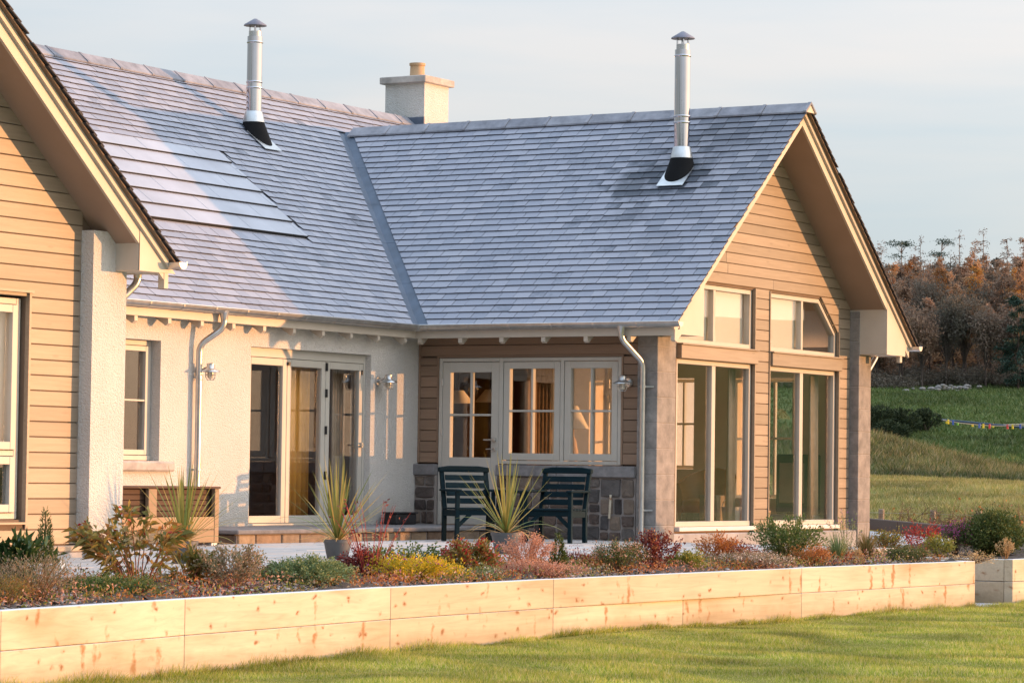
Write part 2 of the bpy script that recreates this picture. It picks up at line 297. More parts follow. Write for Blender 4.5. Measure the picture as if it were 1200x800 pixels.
# ------------------------------------------------------------------ mesh building
class MB:
    def __init__(s, f=None): s.v = []; s.f = []; s.m = f; s.mi = None          # f maps local coordinates to world
    def add(s, vs, fs):
        n = len(s.v)
        s.v += [tuple(s.m(*p)) if s.m else tuple(p) for p in vs]
        s.f += [tuple(i + n for i in q) for q in fs]
        return s
    def box(s, x0, x1, y0, y1, z0, z1):
        return s.add([(x0, y0, z0), (x1, y0, z0), (x1, y1, z0), (x0, y1, z0), (x0, y0, z1), (x1, y0, z1), (x1, y1, z1), (x0, y1, z1)],
                     [(0, 3, 2, 1), (4, 5, 6, 7), (0, 1, 5, 4), (1, 2, 6, 5), (2, 3, 7, 6), (3, 0, 4, 7)])
    def bar(s, a, b, w, h, up=(0, 0, 1)):                          # a rectangular bar from a to b, w across, h along up
        a, b = Vector(a), Vector(b); d = (b - a).normalized(); u = Vector(up); sd = d.cross(u).normalized(); u = sd.cross(d)
        o = [(-1, -1), (1, -1), (1, 1), (-1, 1)]
        vs = [tuple(p + sd * (i * w / 2) + u * (j * h / 2)) for p in (a, b) for i, j in o]
        return s.add(vs, [(3, 2, 1, 0), (4, 5, 6, 7)] + [(k, (k + 1) % 4, 4 + (k + 1) % 4, 4 + k) for k in range(4)])
    def prism(s, poly, fn, a, b):                                  # 2-D polygon pushed from depth a to b, fn(u, v, d) -> point
        n = len(poly); vs = [fn(u, v, a) for u, v in poly] + [fn(u, v, b) for u, v in poly]
        return s.add(vs, [tuple(range(n - 1, -1, -1)), tuple(range(n, 2 * n))] + [(i, (i + 1) % n, n + (i + 1) % n, n + i) for i in range(n)])
    def tube(s, pts, rad, n=8, cap=True):
        pts = [Vector(p) for p in pts]; k = len(pts)
        rs = rad if isinstance(rad, (list, tuple)) else [rad] * k
        t0 = (pts[1] - pts[0]).normalized(); u = t0.orthogonal().normalized(); vs = []
        for i, p in enumerate(pts):
            t = (pts[min(i + 1, k - 1)] - pts[max(i - 1, 0)]).normalized()
            u = (u - t * u.dot(t)).normalized(); w = t.cross(u)
            vs += [tuple(p + (u * math.cos(2 * math.pi * j / n) + w * math.sin(2 * math.pi * j / n)) * rs[i]) for j in range(n)]
        fs = [(i * n + j, i * n + (j + 1) % n, (i + 1) * n + (j + 1) % n, (i + 1) * n + j) for i in range(k - 1) for j in range(n)]
        if cap: fs += [tuple(range(n - 1, -1, -1)), tuple(range((k - 1) * n, k * n))]
        return s.add(vs, fs)
    def lathe(s, prof, c=(0, 0, 0), n=20, cap=True):
        k = len(prof); vs = [(c[0] + r * math.cos(2 * math.pi * j / n), c[1] + r * math.sin(2 * math.pi * j / n), c[2] + z) for r, z in prof for j in range(n)]
        fs = [(i * n + j, i * n + (j + 1) % n, (i + 1) * n + (j + 1) % n, (i + 1) * n + j) for i in range(k - 1) for j in range(n)]
        if cap: fs += [tuple(range(n - 1, -1, -1)), tuple(range((k - 1) * n, k * n))]
        return s.add(vs, fs)
    def build(s, name, mat, parent=None, bevel=0.0, smooth=False, kind=None, label=None, seg=1):
        off = origin(parent)
        me = bpy.data.meshes.new(name); me.from_pydata([(x - off.x, y - off.y, z - off.z) for x, y, z in s.v], [], s.f)
        me.materials.append(M[mat] if isinstance(mat, str) else mat)
        if s.mi is not None: me.materials.append(M[s.m2]); me.polygons.foreach_set('material_index', s.mi)
        if smooth: me.polygons.foreach_set('use_smooth', [True] * len(me.polygons))
        me.update(); o = bpy.data.objects.new(name, me); C.objects.link(o)
        if parent: o.parent = parent
        if bevel:
            b = o.modifiers.new('bevel', 'BEVEL'); b.width = bevel; b.segments = seg; b.limit_method = 'ANGLE'; b.angle_limit = R(40)
        if smooth: smooth_angle(o)
        if kind: o['kind'] = kind
        if label: o['label'] = label
        return o
def smooth_angle(o):
    me = o.data                                                    # sharp edges over 50 degrees stay crisp
    try: me.set_sharp_from_angle(angle=R(50))
    except Exception: pass
def origin(p):
    v = Vector((0, 0, 0))
    while p: v = v + p.location; p = p.parent
    return v
def thing(name, label, cat, loc=(0, 0, 0), group=None, rz=0):
    o = bpy.data.objects.new(name, None); C.objects.link(o); o.location = loc; o.rotation_euler.z = rz
    o.empty_display_size = 0.2
    o['label'] = label; o['category'] = cat
    if group: o['group'] = group
    return o
def np_mesh(name, V, F, mat, parent=None, kind=None, smooth=False):
    V = np.asarray(V, np.float32).reshape(-1, 3); F = np.asarray(F, np.int32); k = F.shape[1]
    me = bpy.data.meshes.new(name); me.vertices.add(len(V)); me.vertices.foreach_set('co', V.ravel())
    me.loops.add(F.size); me.loops.foreach_set('vertex_index', F.ravel())
    me.polygons.add(len(F)); me.polygons.foreach_set('loop_start', np.arange(0, F.size, k, dtype=np.int32))
    if smooth: me.polygons.foreach_set('use_smooth', np.ones(len(F), bool))
    me.update(calc_edges=True); me.validate()
    me.materials.append(M[mat] if isinstance(mat, str) else mat)
    o = bpy.data.objects.new(name, me); C.objects.link(o)
    if parent: o.parent = parent
    if kind: o['kind'] = kind
    return o
def clip(poly, a, b, c):                                           # keep a*u + b*v <= c
    out = []
    for i, p in enumerate(poly):
        q = poly[(i + 1) % len(poly)]; dp = a * p[0] + b * p[1] - c; dq = a * q[0] + b * q[1] - c
        if dp <= 0: out.append(p)
        if dp * dq < 0:
            t = dp / (dp - dq); out.append((p[0] + t * (q[0] - p[0]), p[1] + t * (q[1] - p[1])))
    return out
def area(poly): return 0.5 * abs(sum(p[0] * q[1] - q[0] * p[1] for p, q in zip(poly, poly[1:] + poly[:1])))
FX = lambda u, v, d: (d, u, v)      # plane facing +X: u = Y, v = Z
FY = lambda u, v, d: (u, d, v)      # plane facing -Y: u = X, v = Z
# ------------------------------------------------------------------ the house
T = 0.8207; CO = 1 / math.sqrt(1 + T * T); SI = T * CO
ZG, EG = 2.647, 0.286                      # eaves height, main eaves X
YR, HW = 3.117, 3.611; YN, YF = YR - HW, YR + HW
ZW = ZG + T * HW; XM = -3.883; ZM = ZG + T * (EG - XM)
VX = 3.98                                   # verge of both gables
YL, ZL = -10.38, 2.70; YLR = YL - HW; ZLR = ZL + T * HW
def pj(p):
    d = Vector(p) - CAM; z = d.dot(cf); return (600 + 3596.6 * d.dot(cr) / z, 400 - 3596.6 * d.dot(cu) / z)

house = thing('house', 'single storey white and timber house with slate roofs, two gables and steel flues', 'house')

def wall_rects(u0, u1, v0, v1, holes):
    us = sorted({u0, u1, *[h[0] for h in holes], *[h[1] for h in holes]}); out = []
    for a, b in zip(us, us[1:]):
        if a < u0 or b > u1: continue
        hs = sorted([(h[2], h[3]) for h in holes if h[0] <= a and h[1] >= b]); z = v0
        for p, q in hs:
            if p > z: out.append((a, b, z, p))
            z = max(z, q)
        if z < v1: out.append((a, b, z, v1))
    return out
def wall(name, fn, u0, u1, v0, v1, d0, d1, holes, mat, kind=None, parent=house, zig=0):
    b = MB(fn)
    for r in wall_rects(u0, u1, v0, v1, holes): b.box(*r, d0, d1)
    return b.build(name, mat, parent)
mx = lambda X0: (lambda u, v, d: (X0 + d, u, v))
my = lambda Y0: (lambda u, v, d: (u, Y0 - d, v))

# outer walls
wall('main_wall', mx(0), -10.9, -0.002, -0.3, 2.62, -0.30, 0, [(-6.6, -5.41, 0.89, 2.24), (-3.68, -1.12, 0.15, 2.25)], 'harl')
b = MB(); b.box(-7.77, -7.5, -13.9, 9, -0.3, 2.6); b.box(-7.5, -0.3, 8.7, 9, -0.3, 2.6); b.box(-0.3, 0, 6.26, 9, -0.3, 2.6)
b.box(-7.5, 3.3, -17.3, -17.0, -0.3, 2.6)
b.build('rear_wall', 'harl', house)
wall('wing_rear_wall', my(6.25), 0.003, 3.30, -0.3, 2.62, 0.0, 0.28, [(0.15, 0.85, 0.9, 2.2), (1.5, 2.4, 0.5, 2.2)], 'inwall')
MB().box(-0.28, 3.30, 0.02, 6.24, -0.3, 0.12).box(-7.49, -0.28, -10.6, 8.69, -0.3, 0.115).build('interior_floor', 'infloor', house)
MB().box(-7.49, -0.28, -10.6, 8.69, 2.44, 2.5).build('interior_ceiling', 'inceil', house)
b = MB(); b.box(-0.1, -0.003, 3.35, 5.96, 0.121, 4.9); b.build('interior_wall', 'inwall', house)
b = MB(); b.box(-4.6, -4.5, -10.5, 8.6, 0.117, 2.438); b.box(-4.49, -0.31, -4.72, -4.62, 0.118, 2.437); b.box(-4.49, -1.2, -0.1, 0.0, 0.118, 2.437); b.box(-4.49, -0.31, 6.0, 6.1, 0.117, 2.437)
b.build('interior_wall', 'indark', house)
b = MB(); b.box(-2.5, -2.42, -4.55, -3.35, 0.119, 2.436); b.build('interior_wall', plain('ochre_wall', (0.60, 0.36, 0.10), 0.85, var=0.05), house)

# wing porch side: backing wall with the window opening, stone base below
wall('porch_wall', my(0), 0.003, 3.18, -0.3, 2.62, -0.24, -0.03, [(0.31, 1.21, 0.15, 2.25), (1.21, 2.95, 0.915, 2.25)], 'cladback')
pc = MB(my(0)).box(0.012, 0.31, 0.93, 2.56, -0.029, -0.024).box(0.312, 3.18, 2.255, 2.56, -0.029, -0.024).box(2.955, 3.18, 0.93, 2.254, -0.029, -0.024).build('porch_cladding', 'cladback', house)
G = 0.137; brr = random.Random(55)
def shiplap(parent, fn, poly_lo, u0, u1, v0, v1, mat, clips=(), gap=0.0075, th=0.022, holes=()):
    v = v0
    while v < v1 - 0.02:
        vt = min(v + G - gap, v1)
        for a, c in (u0v(u0, u1, v, vt, holes)):
            poly = [(a, v), (c, v), (c, vt), (a, vt)]
            for cl_ in clips: poly = clip(poly, *cl_)
            if len(poly) < 3 or area(poly) < 0.002: continue
            us = [p[0] for p in poly]; cut = brr.uniform(min(us) + 0.5, max(us) - 0.5) if max(us) - min(us) > 4.3 else None
            for q in ([poly] if cut is None else [clip(poly, 1, 0, cut - 0.002), clip(poly, -1, 0, -cut - 0.002)]):
                MB().prism(q, fn, 0.0, th + brr.uniform(-0.0012, 0.0012)).build('board', mat, parent, bevel=0.004)
        v += G
def u0v(u0, u1, v, vt, holes):
    segs = [(u0, u1)]
    for h in holes:
        if vt <= h[2] + 0.01 or v >= h[3] - 0.01: continue
        ns = []
        for a, c in segs:
            if h[1] <= a or h[0] >= c: ns.append((a, c)); continue
            if h[0] - a > 0.02: ns.append((a, h[0]))
            if c - h[1] > 0.02: ns.append((h[1], c))
        segs = ns
    return segs
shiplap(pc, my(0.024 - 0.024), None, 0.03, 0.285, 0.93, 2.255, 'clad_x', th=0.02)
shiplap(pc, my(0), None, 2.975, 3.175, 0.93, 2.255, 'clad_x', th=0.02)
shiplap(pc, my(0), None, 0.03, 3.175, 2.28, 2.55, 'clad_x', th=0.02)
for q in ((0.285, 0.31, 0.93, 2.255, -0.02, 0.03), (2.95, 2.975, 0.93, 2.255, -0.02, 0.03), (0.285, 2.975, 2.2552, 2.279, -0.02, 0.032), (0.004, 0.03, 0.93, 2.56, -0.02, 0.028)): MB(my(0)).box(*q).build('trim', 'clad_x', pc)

# piers of dressed stone
def pier(x0, x1, y0, y1, z1, name='stone_pier'):
    pr = MB().box(x0 + 0.006, x1 - 0.006, y0 + 0.006, y1 - 0.006, -0.3, z1).build(name, 'jointm', house)
    z = -0.12; k = 0
    while z < z1 - 0.03:
        zt = min(z + 0.312, z1)
        MB().box(x0, x1, y0, y1, z + 0.003, zt - 0.003).build('block', 'ashlar', pr, bevel=0.005)
        z += 0.312; k += 1
pier(3.19, 3.467, -0.06, 0.42, 2.62)
pier(3.19, 3.467, 5.85, 6.256, 3.10)

# stone base wall of the porch: irregular stones bedded proud of the mortar
pb = MB(my(0)).box(-0.0, 0.305, -0.05, 0.77, 0.0, 0.07).box(1.22, 3.185, -0.05, 0.77, 0.0, 0.07).build('porch_base_wall', 'mortar', house)
def rubble(parent, u0, u1, v0, v1, fn, seed):
    rr = random.Random(seed); cells = []
    def split(a, b, c, d):                                          # random uneven subdivision, so the joints do not run through
        w, h = b - a, d - c
        if w <= 0.40 and h <= 0.25 and (w * h < 0.03 or rr.random() < 0.45): cells.append((a, b, c, d)); return
        if w > h * rr.uniform(1.0, 1.5):
            m = a + w * rr.uniform(0.34, 0.66); split(a, m, c, d); split(m, b, c, d)
        else:
            m = c + h * rr.uniform(0.34, 0.66); split(a, b, c, m); split(a, b, m, d)
    split(u0, u1, v0, v1)
    for a, b, c, d in cells:
        g = 0.009; x0, x1, z0, z1 = a + g, b - g, c + g, d - g
        if x1 - x0 < 0.03 or z1 - z0 < 0.025: continue
        J = min(0.022, (x1 - x0) * 0.14, (z1 - z0) * 0.16); j = lambda s=1.0: rr.uniform(0, J * s); k = lambda s=0.5: rr.uniform(-J * s, J * s * 0.3)
        cx, cz = (x0 + x1) / 2 + k(), (z0 + z1) / 2 + k(); c1 = [J * rr.uniform(0.3, 1.3) for _ in range(4)]
        poly = [(x0 + c1[0], z0 + j(0.6)), (cx, z0 + j(0.4)), (x1 - c1[1], z0 + j(0.6)), (x1 - j(0.5), z0 + c1[1]), (x1 - j(0.4), cz), (x1 - j(0.6), z1 - c1[2]), (x1 - c1[2], z1 - j(0.5)), (cx + k(), z1 - j(0.4)), (x0 + c1[3], z1 - j(0.6)), (x0 + j(0.5), z1 - c1[3]), (x0 + j(0.4), cz), (x0 + j(0.6), z0 + c1[0])]
        pr = rr.uniform(0.014, 0.036); inner = [(cx + (p - cx) * 0.9, cz + (q - cz) * 0.87) for p, q in poly]; n = len(poly)
        vs = [fn(p, q, 0.0) for p, q in poly] + [fn(p, q, pr * 0.6) for p, q in poly] + [fn(p, q, pr + rr.uniform(-.007, .007)) for p, q in inner] + [fn(cx, cz, pr + rr.uniform(-0.002, .008))]
        fs = [(i, (i + 1) % n, n + (i + 1) % n, n + i) for i in range(n)] + [(n + i, n + (i + 1) % n, 2 * n + (i + 1) % n, 2 * n + i) for i in range(n)] + [(2 * n + i, 2 * n + (i + 1) % n, 3 * n) for i in range(n)]
        MB().add(vs, fs).build('stone', 'rubble', parent)
rubble(pb, -0.0, 0.305, 0.155, 0.765, my(-0.07), 3)
rubble(pb, 1.36, 3.185, 0.0, 0.765, my(-0.07), 11)
rubble(pb, 1.22, 1.36, 0.155, 0.765, my(-0.07), 12)
sill = MB(my(0)).box(-0.04, 0.306, 0.772, 0.91, -0.02, 0.115).build('stone_sill', 'slab', house, bevel=0.008)
MB(my(0)).box(1.215, 2.085, 0.772, 0.91, -0.02, 0.115).build('stone_sill', 'slab', house, bevel=0.008)
MB(my(0)).box(2.095, 3.188, 0.772, 0.91, -0.02, 0.115).build('stone_sill', 'slab', house, bevel=0.008)

# gable of the right wing
gc = MB(FX)
hole_l, hole_r = (0.74, 2.86, 0.17, 3.225), (3.32, 5.46, 0.17, 3.225)
gc = MB()
for r in wall_rects(0.40, 5.87, 0.02, 3.226, [hole_l, hole_r]): gc.box(3.20, 3.308, r[0], r[1], r[2], r[3])
gc.prism([(0.40, 3.227), (5.87, 3.227), (YR, ZW - 0.22)], FX, 3.201, 3.307)
gc = gc.build('gable_cladding', 'cladback', house)
rk = lambda s: (s * T, 1.0, ZW - 0.21 + s * T * YR)   # below the rake
shiplap(gc, mx(3.309), None, 0.43, 5.84, 3.26, 5.3, 'clad', clips=(rk(1), rk(-1)))
shiplap(gc, mx(3.309), None, 2.885, 3.295, 0.115, 3.25, 'clad')
shiplap(gc, mx(3.309), None, 5.49, 5.846, 0.115, 3.25, 'clad')
for q in ((2.861, 2.884, 0.115, 3.24, 0, 0.045), (3.296, 3.319, 0.115, 3.24, 0, 0.045), (5.461, 5.489, 0.115, 2.80, 0, 0.045), (2.85, 3.33, 0.09, 0.114, 0, 0.06), (5.45, 5.85, 0.09, 0.114, 0, 0.06)): MB(mx(3.30)).box(*q).build('trim', 'clad', gc)
# clipped corners of the upper lights
for y0, y1, z0, z1 in ((4.90, 5.46, 3.225, 2.76), (1.30, 0.74, 3.225, 2.76)):
    MB().prism([(y0, z0 + 0.003), (y1, z0 + 0.003), (y1, z1)], FX, 3.20, 3.306).build('corner_panel', 'clad', gc)
    s = 1 if y1 > y0 else -1
    shiplap(gc, mx(3.309), None, min(y0, y1), max(y0, y1) + (0.03 if s > 0 else 0), 2.76, 3.25, 'clad', clips=((-s * 0.465, -0.56, -(s * 0.465 * y0 + 0.56 * z0) - 0.012),))
MB().box(3.20, 3.45, 0.42, 5.85, -0.3, 0.088).build('plinth', 'plinth', house, bevel=0.01)
for y0, y1 in ((0.745, 2.85), (3.325, 5.455)):
    bm_ = MB(mx(3.30)).box(y0, y1 + 0.05, 2.262, 2.43, -0.1, 0.075).build('transom_board', 'clad', gc, bevel=0.006)
    MB(mx(3.30)).box(y0 - 0.003, y1 + 0.053, 2.43, 2.452, -0.1, 0.095).build('drip_board', 'clad', gc, bevel=0.004)

# ------------------------------------------------------------------ windows and doors
def pane(parent, f, poly, d): MB().prism(poly, f, d, d + 0.006).build('pane', 'glass', parent)
def glazed(parent, f, u0, u1, v0, v1, d0, d1, fw, cols, rows, name, bar=0.022, bar_d=None, mat='frame', bars=None):
    b = MB(f); b.box(u0, u0 + fw, v0, v1, d0, d1).box(u1 - fw, u1, v0, v1, d0, d1).box(u0 + fw, u1 - fw, v0, v0 + fw, d0, d1).box(u0 + fw, u1 - fw, v1 - fw, v1, d0, d1)
    iu0, iu1, iv0, iv1 = u0 + fw, u1 - fw, v0 + fw, v1 - fw; e = 0.006
    for k in range(1, cols):
        u = iu0 + (iu1 - iu0) * k / cols; b.box(u - bar / 2, u + bar / 2, iv0, iv1, d0 + e, d1 - e)
    for k in range(1, rows):
        v = iv0 + (iv1 - iv0) * k / rows
        for c in range(cols):
            a = iu0 + (iu1 - iu0) * c / cols + (bar / 2 if c else 0); z = iu0 + (iu1 - iu0) * (c + 1) / cols - (bar / 2 if c < cols - 1 else 0)
            b.box(a, z, v - bar / 2, v + bar / 2, d0 + e, d1 - e)
    o = b.build(name, mat, parent, bevel=0.004)
    return o, (iu0, iu1, iv0, iv1)
def panes(parent, f, ir, cols, rows, d):
    u0, u1, v0, v1 = ir
    for c in range(cols):
        for r in range(rows):
            a, z = u0 + (u1 - u0) * c / cols, u0 + (u1 - u0) * (c + 1) / cols; p, q = v0 + (v1 - v0) * r / rows, v0 + (v1 - v0) * (r + 1) / rows
            pane(parent, f, [(a, p), (z, p), (z, q), (a, q)], d)
# porch group: half-glazed door and two casements in one frame
f = my(0)
b = MB(f); b.box(0.312, 0.36, 0.15, 2.25, -0.09, 0.02).box(1.20, 1.255, 0.92, 2.25, -0.09, 0.02).box(1.20, 1.219, 0.15, 0.92, -0.09, -0.01).box(2.085, 2.135, 0.92, 2.205, -0.09, 0.02).box(2.90, 2.948, 0.92, 2.25, -0.09, 0.02)
b.box(0.36, 1.20, 2.205, 2.25, -0.09, 0.02).box(1.255, 2.90, 2.205, 2.25, -0.09, 0.02).box(1.255, 2.90, 0.92, 0.965, -0.09, 0.03)
win = b.build('porch_window', 'frame', house, bevel=0.004)
for u0, u1 in ((1.262, 2.078), (2.142, 2.893)):
    s, ir = glazed(win, f, u0, u1, 0.972, 2.198, -0.07, 0.012, 0.085, 2, 2, 'sash', 0.026)
    panes(win, f, ir, 2, 2, -0.04)
door = MB(f).box(0.363, 0.475, 0.155, 2.198, -0.07, 0.012).box(1.085, 1.197, 0.155, 2.198, -0.07, 0.012).box(0.475, 1.085, 2.07, 2.198, -0.07, 0.012).box(0.475, 1.085, 0.155, 1.0, -0.07, 0.012).box(0.766, 0.792, 1.0, 2.07, -0.064, 0.006).box(0.475, 0.766, 1.52, 1.548, -0.064, 0.006).box(0.792, 1.085, 1.52, 1.548, -0.064, 0.006).build('porch_door', 'frame', house, bevel=0.004)
panes(door, f, (0.475, 1.085, 1.0, 2.07), 2, 2, -0.035)
h = MB(f); h.box(1.125, 1.165, 1.20, 1.245, 0.012, 0.05).box(1.0, 1.165, 1.212, 1.232, 0.05, 0.065); h.build('handle', 'galv', door, bevel=0.004)
h = MB(f); h.box(1.125, 1.165, 1.085, 1.125, 0.012, 0.04).box(1.03, 1.165, 1.10, 1.112, 0.04, 0.052); h.build('handle', 'galv', door, bevel=0.004)
for z in (0.5, 1.32, 1.95): MB(f).box(0.345, 0.372, z - 0.045, z + 0.045, 0.012, 0.028).build('hinge', 'galv', door, bevel=0.004)
# gable lights
for y0, y1, s in ((0.75, 2.85, -1), (3.33, 5.452, 1)):
    f = mx(3.24); gw = None
    b = MB(f); ym = (y0 + y1) / 2 - 0.0; fw = 0.055
    b.box(y0, y0 + fw, 0.235, 2.255, -0.04, 0.05).box(y1 - fw, y1, 0.235, 2.255, -0.04, 0.05).box(y0 + fw, y1 - fw, 2.20, 2.255, -0.04, 0.05).box(ym - 0.05, ym + 0.05, 0.235, 2.20, -0.035, 0.045)
    b.box(y0, y1, 0.17, 0.235, -0.04, 0.06); gw = b.build('gable_window', 'frame', house, bevel=0.004)
    MB(f).box(y0 - 0.02, y1 + 0.02, 0.115, 0.168, 0.02, 0.14).build('sill', 'white', gw, bevel=0.006)
    pane(gw, f, [(y0 + fw, 0.235), (ym - 0.05, 0.235), (ym - 0.05, 2.2), (y0 + fw, 2.2)], 0.0); pane(gw, f, [(ym + 0.05, 0.235), (y1 - fw, 0.235), (y1 - fw, 2.2), (ym + 0.05, 2.2)], 0.0)
    za, zb, yc = 2.455, 3.222, (4.90 if s > 0 else 1.30); zc = 2.77
    ya, yb = (y0, y1) if s > 0 else (y1, y0)                        # yb: the clipped side
    outer = [(ya, za), (yb, za), (yb, zc), (yc, zb), (ya, zb)]; k = s
    inner = [(ya + k * fw, za + fw), (yb - k * fw, za + fw), (yb - k * fw, zc - 0.022), (yc - k * 0.022, zb - fw), (ya + k * fw, zb - fw)]
    n = 5; vs = [f(u, v, d) for d in (-0.04, 0.05) for P in (outer, inner) for u, v in P]
    fs = []
    for i in range(n):
        j = (i + 1) % n; fs += [(i, j, 5 + j, 5 + i), (10 + i, 10 + j, 15 + j, 15 + i), (i, j, 10 + j, 10 + i), (5 + i, 5 + j, 15 + j, 15 + i)]
    uw = MB().add(vs, fs)
    uw.m = f; uw.box(ym - 0.03, ym + 0.03, za + fw, zb - fw, -0.035, 0.045); uw.m = None
    uw = uw.build('gable_window', 'frame', house, bevel=0.003)
    for sg in ((1, -1) if s < 0 else (1,)):
        bl = clip(inner, sg, 0, sg * (ym - sg * 0.04)); MB().prism(bl, f, -0.055, -0.05).build('blind', 'blind', uw)
    for sg in (1, -1):
        poly = clip(inner, sg, 0, sg * (ym - sg * 0.03)); pane(uw, f, poly, 0.0)
# bifold door in the main wall
f = mx(-0.10)
bf = MB(f).box(-3.68, -3.635, 0.15, 2.25, -0.08, 0.02).box(-1.165, -1.12, 0.15, 2.25, -0.08, 0.02).box(-3.635, -1.165, 2.14, 2.25, -0.08, 0.02).box(-3.68, -1.12, 0.151, 0.175, -0.08, 0.06).build('bifold_door', 'frame', house, bevel=0.004)
L3 = (3.635 - 1.165) / 3
for k in range(3):
    u0 = -3.635 + k * L3; s, ir = glazed(bf, f, u0 + 0.004, u0 + L3 - 0.004, 0.18, 2.135, -0.06, 0.015, 0.085, 1, 1, 'door_leaf')
    panes(bf, f, ir, 1, 1, -0.02)
for z in (0.75, 1.3, 1.75, 2.07): MB(f).box(-3.635 + 2 * L3 - 0.012, -3.635 + 2 * L3 + 0.012, z - 0.05, z + 0.05, 0.015, 0.04).build('hinge', 'black', bf)
MB(f).box(-1.225, -1.195, 1.10, 1.16, 0.015, 0.05).box(-1.33, -1.195, 1.12, 1.138, 0.05, 0.065).build('handle', 'galv', bf, bevel=0.004)
MB(f).box(-3.64 + L3, -3.60 + L3, 2.06, 2.10, 0.015, 0.04).box(-1.21, -1.19, 2.0, 2.06, 0.015, 0.03).build('hinge', 'black', bf)
# small window beside the left wing
f = mx(-0.16)
sw = MB(f).box(-6.598, -5.413, 0.895, 0.95, -0.05, 0.05).box(-5.47, -5.413, 0.95, 2.235, -0.05, 0.03).box(-6.598, -6.54, 0.95, 2.235, -0.05, 0.03).box(-6.54, -5.47, 2.18, 2.235, -0.05, 0.03).box(-6.03, -5.98, 0.95, 2.18, -0.05, 0.03).build('window', 'frame', house, bevel=0.004)
s, ir = glazed(sw, f, -5.976, -5.474, 0.955, 2.175, -0.04, 0.045, 0.06, 1, 2, 'sash'); panes(sw, f, ir, 1, 2, 0.0)
MB(mx(0)).box(-6.75, -5.19, 0.772, 0.888, -0.14, 0.07).build('sill', 'copestone', sw, bevel=0.02)

# ------------------------------------------------------------------ left wing
lw = MB()
for r in wall_rects(-17.0, -11.12, 0.02, 2.62, [(-13.35, -11.90, 0.34, 2.31)]): lw.box(3.36, 3.438, r[0], r[1], r[2], r[3])
lw.prism([(-17.0, 2.621), (-10.85, 2.621), (-10.85, 2.95), (YLR, ZLR - 0.22), (-17.0, 3.0)], FX, 3.361, 3.437)
lw = lw.build('gable_cladding', 'cladback', house)
lrk = (T, 1.0, ZLR - 0.21 + T * YLR)
shiplap(lw, mx(3.439), None, -15.5, -11.15, 0.118, 5.2, 'clad', clips=(lrk,), holes=((-13.38, -11.87, 0.325, 2.32),))
for q in ((-11.898, -11.87, 0.32, 2.34, 0, 0.055), (-13.4, -11.86, 2.3405, 2.362, 0, 0.075), (-13.4, -11.87, 0.30, 0.319, 0, 0.07)): MB(mx(3.43)).box(*q).build('trim', 'clad', lw)
MB(mx(3.43)).box(-16.9, -11.06, 0.05, 0.108, -0.02, 0.14).build('base_trim', 'clad', lw, bevel=0.01)
MB().box(3.30, 3.56, -17, -11.06, -0.3, 0.048).build('plinth', 'plinth', house)
MB().box(-0.3, 3.6, -11.16, -10.67, -0.02, 2.95).box(-0.2, 3.30, -11.0, -10.67, -0.02, 2.95).build('white_pier', 'harl', house)
MB().box(-0.3, 3.615, -11.175, -10.66, -0.3, -0.021).build('plinth', 'plinth', house)
f = mx(3.385)
w2 = MB(f).box(-13.34, -11.925, 0.345, 0.40, -0.05, 0.02).box(-11.985, -11.925, 0.40, 2.29, -0.05, 0.02).box(-13.34, -11.985, 2.235, 2.29, -0.05, 0.02).box(-13.34, -11.985, 0.90, 0.95, -0.05, 0.02).box(-13.34, -13.28, 0.40, 2.235, -0.05, 0.02).build('window', 'frame', house, bevel=0.004)
for v0, v1 in ((0.405, 0.895), (0.955, 2.23)):
    s, ir = glazed(w2, f, -13.27, -11.99, v0, v1, -0.04, 0.045, 0.07, 1, 1, 'sash'); panes(w2, f, ir, 1, 1, 0.0)
MB(f).box(-13.3, -11.97, 0.93, 2.26, -0.085, -0.075).build('blind', 'blind', w2)
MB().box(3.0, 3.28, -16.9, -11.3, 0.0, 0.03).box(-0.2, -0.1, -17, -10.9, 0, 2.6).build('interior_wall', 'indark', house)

# ------------------------------------------------------------------ roofs
fm = lambda u, v, d: (EG - v * CO + d * SI, u, ZG + v * SI + d * CO)         # main front slope, u = Y
fwn = lambda u, v, d: (u, YN + v * CO - d * SI, ZG + v * SI + d * CO)        # wing, slope towards the camera, u = X
fwf = lambda u, v, d: (u, YF - v * CO + d * SI, ZG + v * SI + d * CO)        # wing, far slope
fl = lambda u, v, d: (u, YL - v * CO + d * SI, ZL + v * SI + d * CO)         # left wing, slope facing the courtyard
vmain = (EG - XM) / CO; vw = HW / CO
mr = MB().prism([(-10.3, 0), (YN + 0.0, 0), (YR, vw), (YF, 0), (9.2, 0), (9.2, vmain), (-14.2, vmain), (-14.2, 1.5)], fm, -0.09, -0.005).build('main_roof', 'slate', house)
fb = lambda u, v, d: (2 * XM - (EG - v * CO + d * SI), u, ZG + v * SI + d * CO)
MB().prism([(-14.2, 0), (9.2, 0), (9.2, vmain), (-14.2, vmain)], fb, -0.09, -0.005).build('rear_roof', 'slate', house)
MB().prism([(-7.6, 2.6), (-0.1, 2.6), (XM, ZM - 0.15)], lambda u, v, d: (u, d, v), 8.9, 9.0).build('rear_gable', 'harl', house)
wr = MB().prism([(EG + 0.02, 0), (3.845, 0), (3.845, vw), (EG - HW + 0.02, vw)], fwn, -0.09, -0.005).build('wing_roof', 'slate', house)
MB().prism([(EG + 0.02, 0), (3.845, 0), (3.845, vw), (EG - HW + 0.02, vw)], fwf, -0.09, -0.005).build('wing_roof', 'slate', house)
lr = MB().prism([(0.3, 0), (3.845, 0), (3.845, vw), (-3.5, vw)], fl, -0.09, -0.005).build('left_wing_roof', 'slate', house)
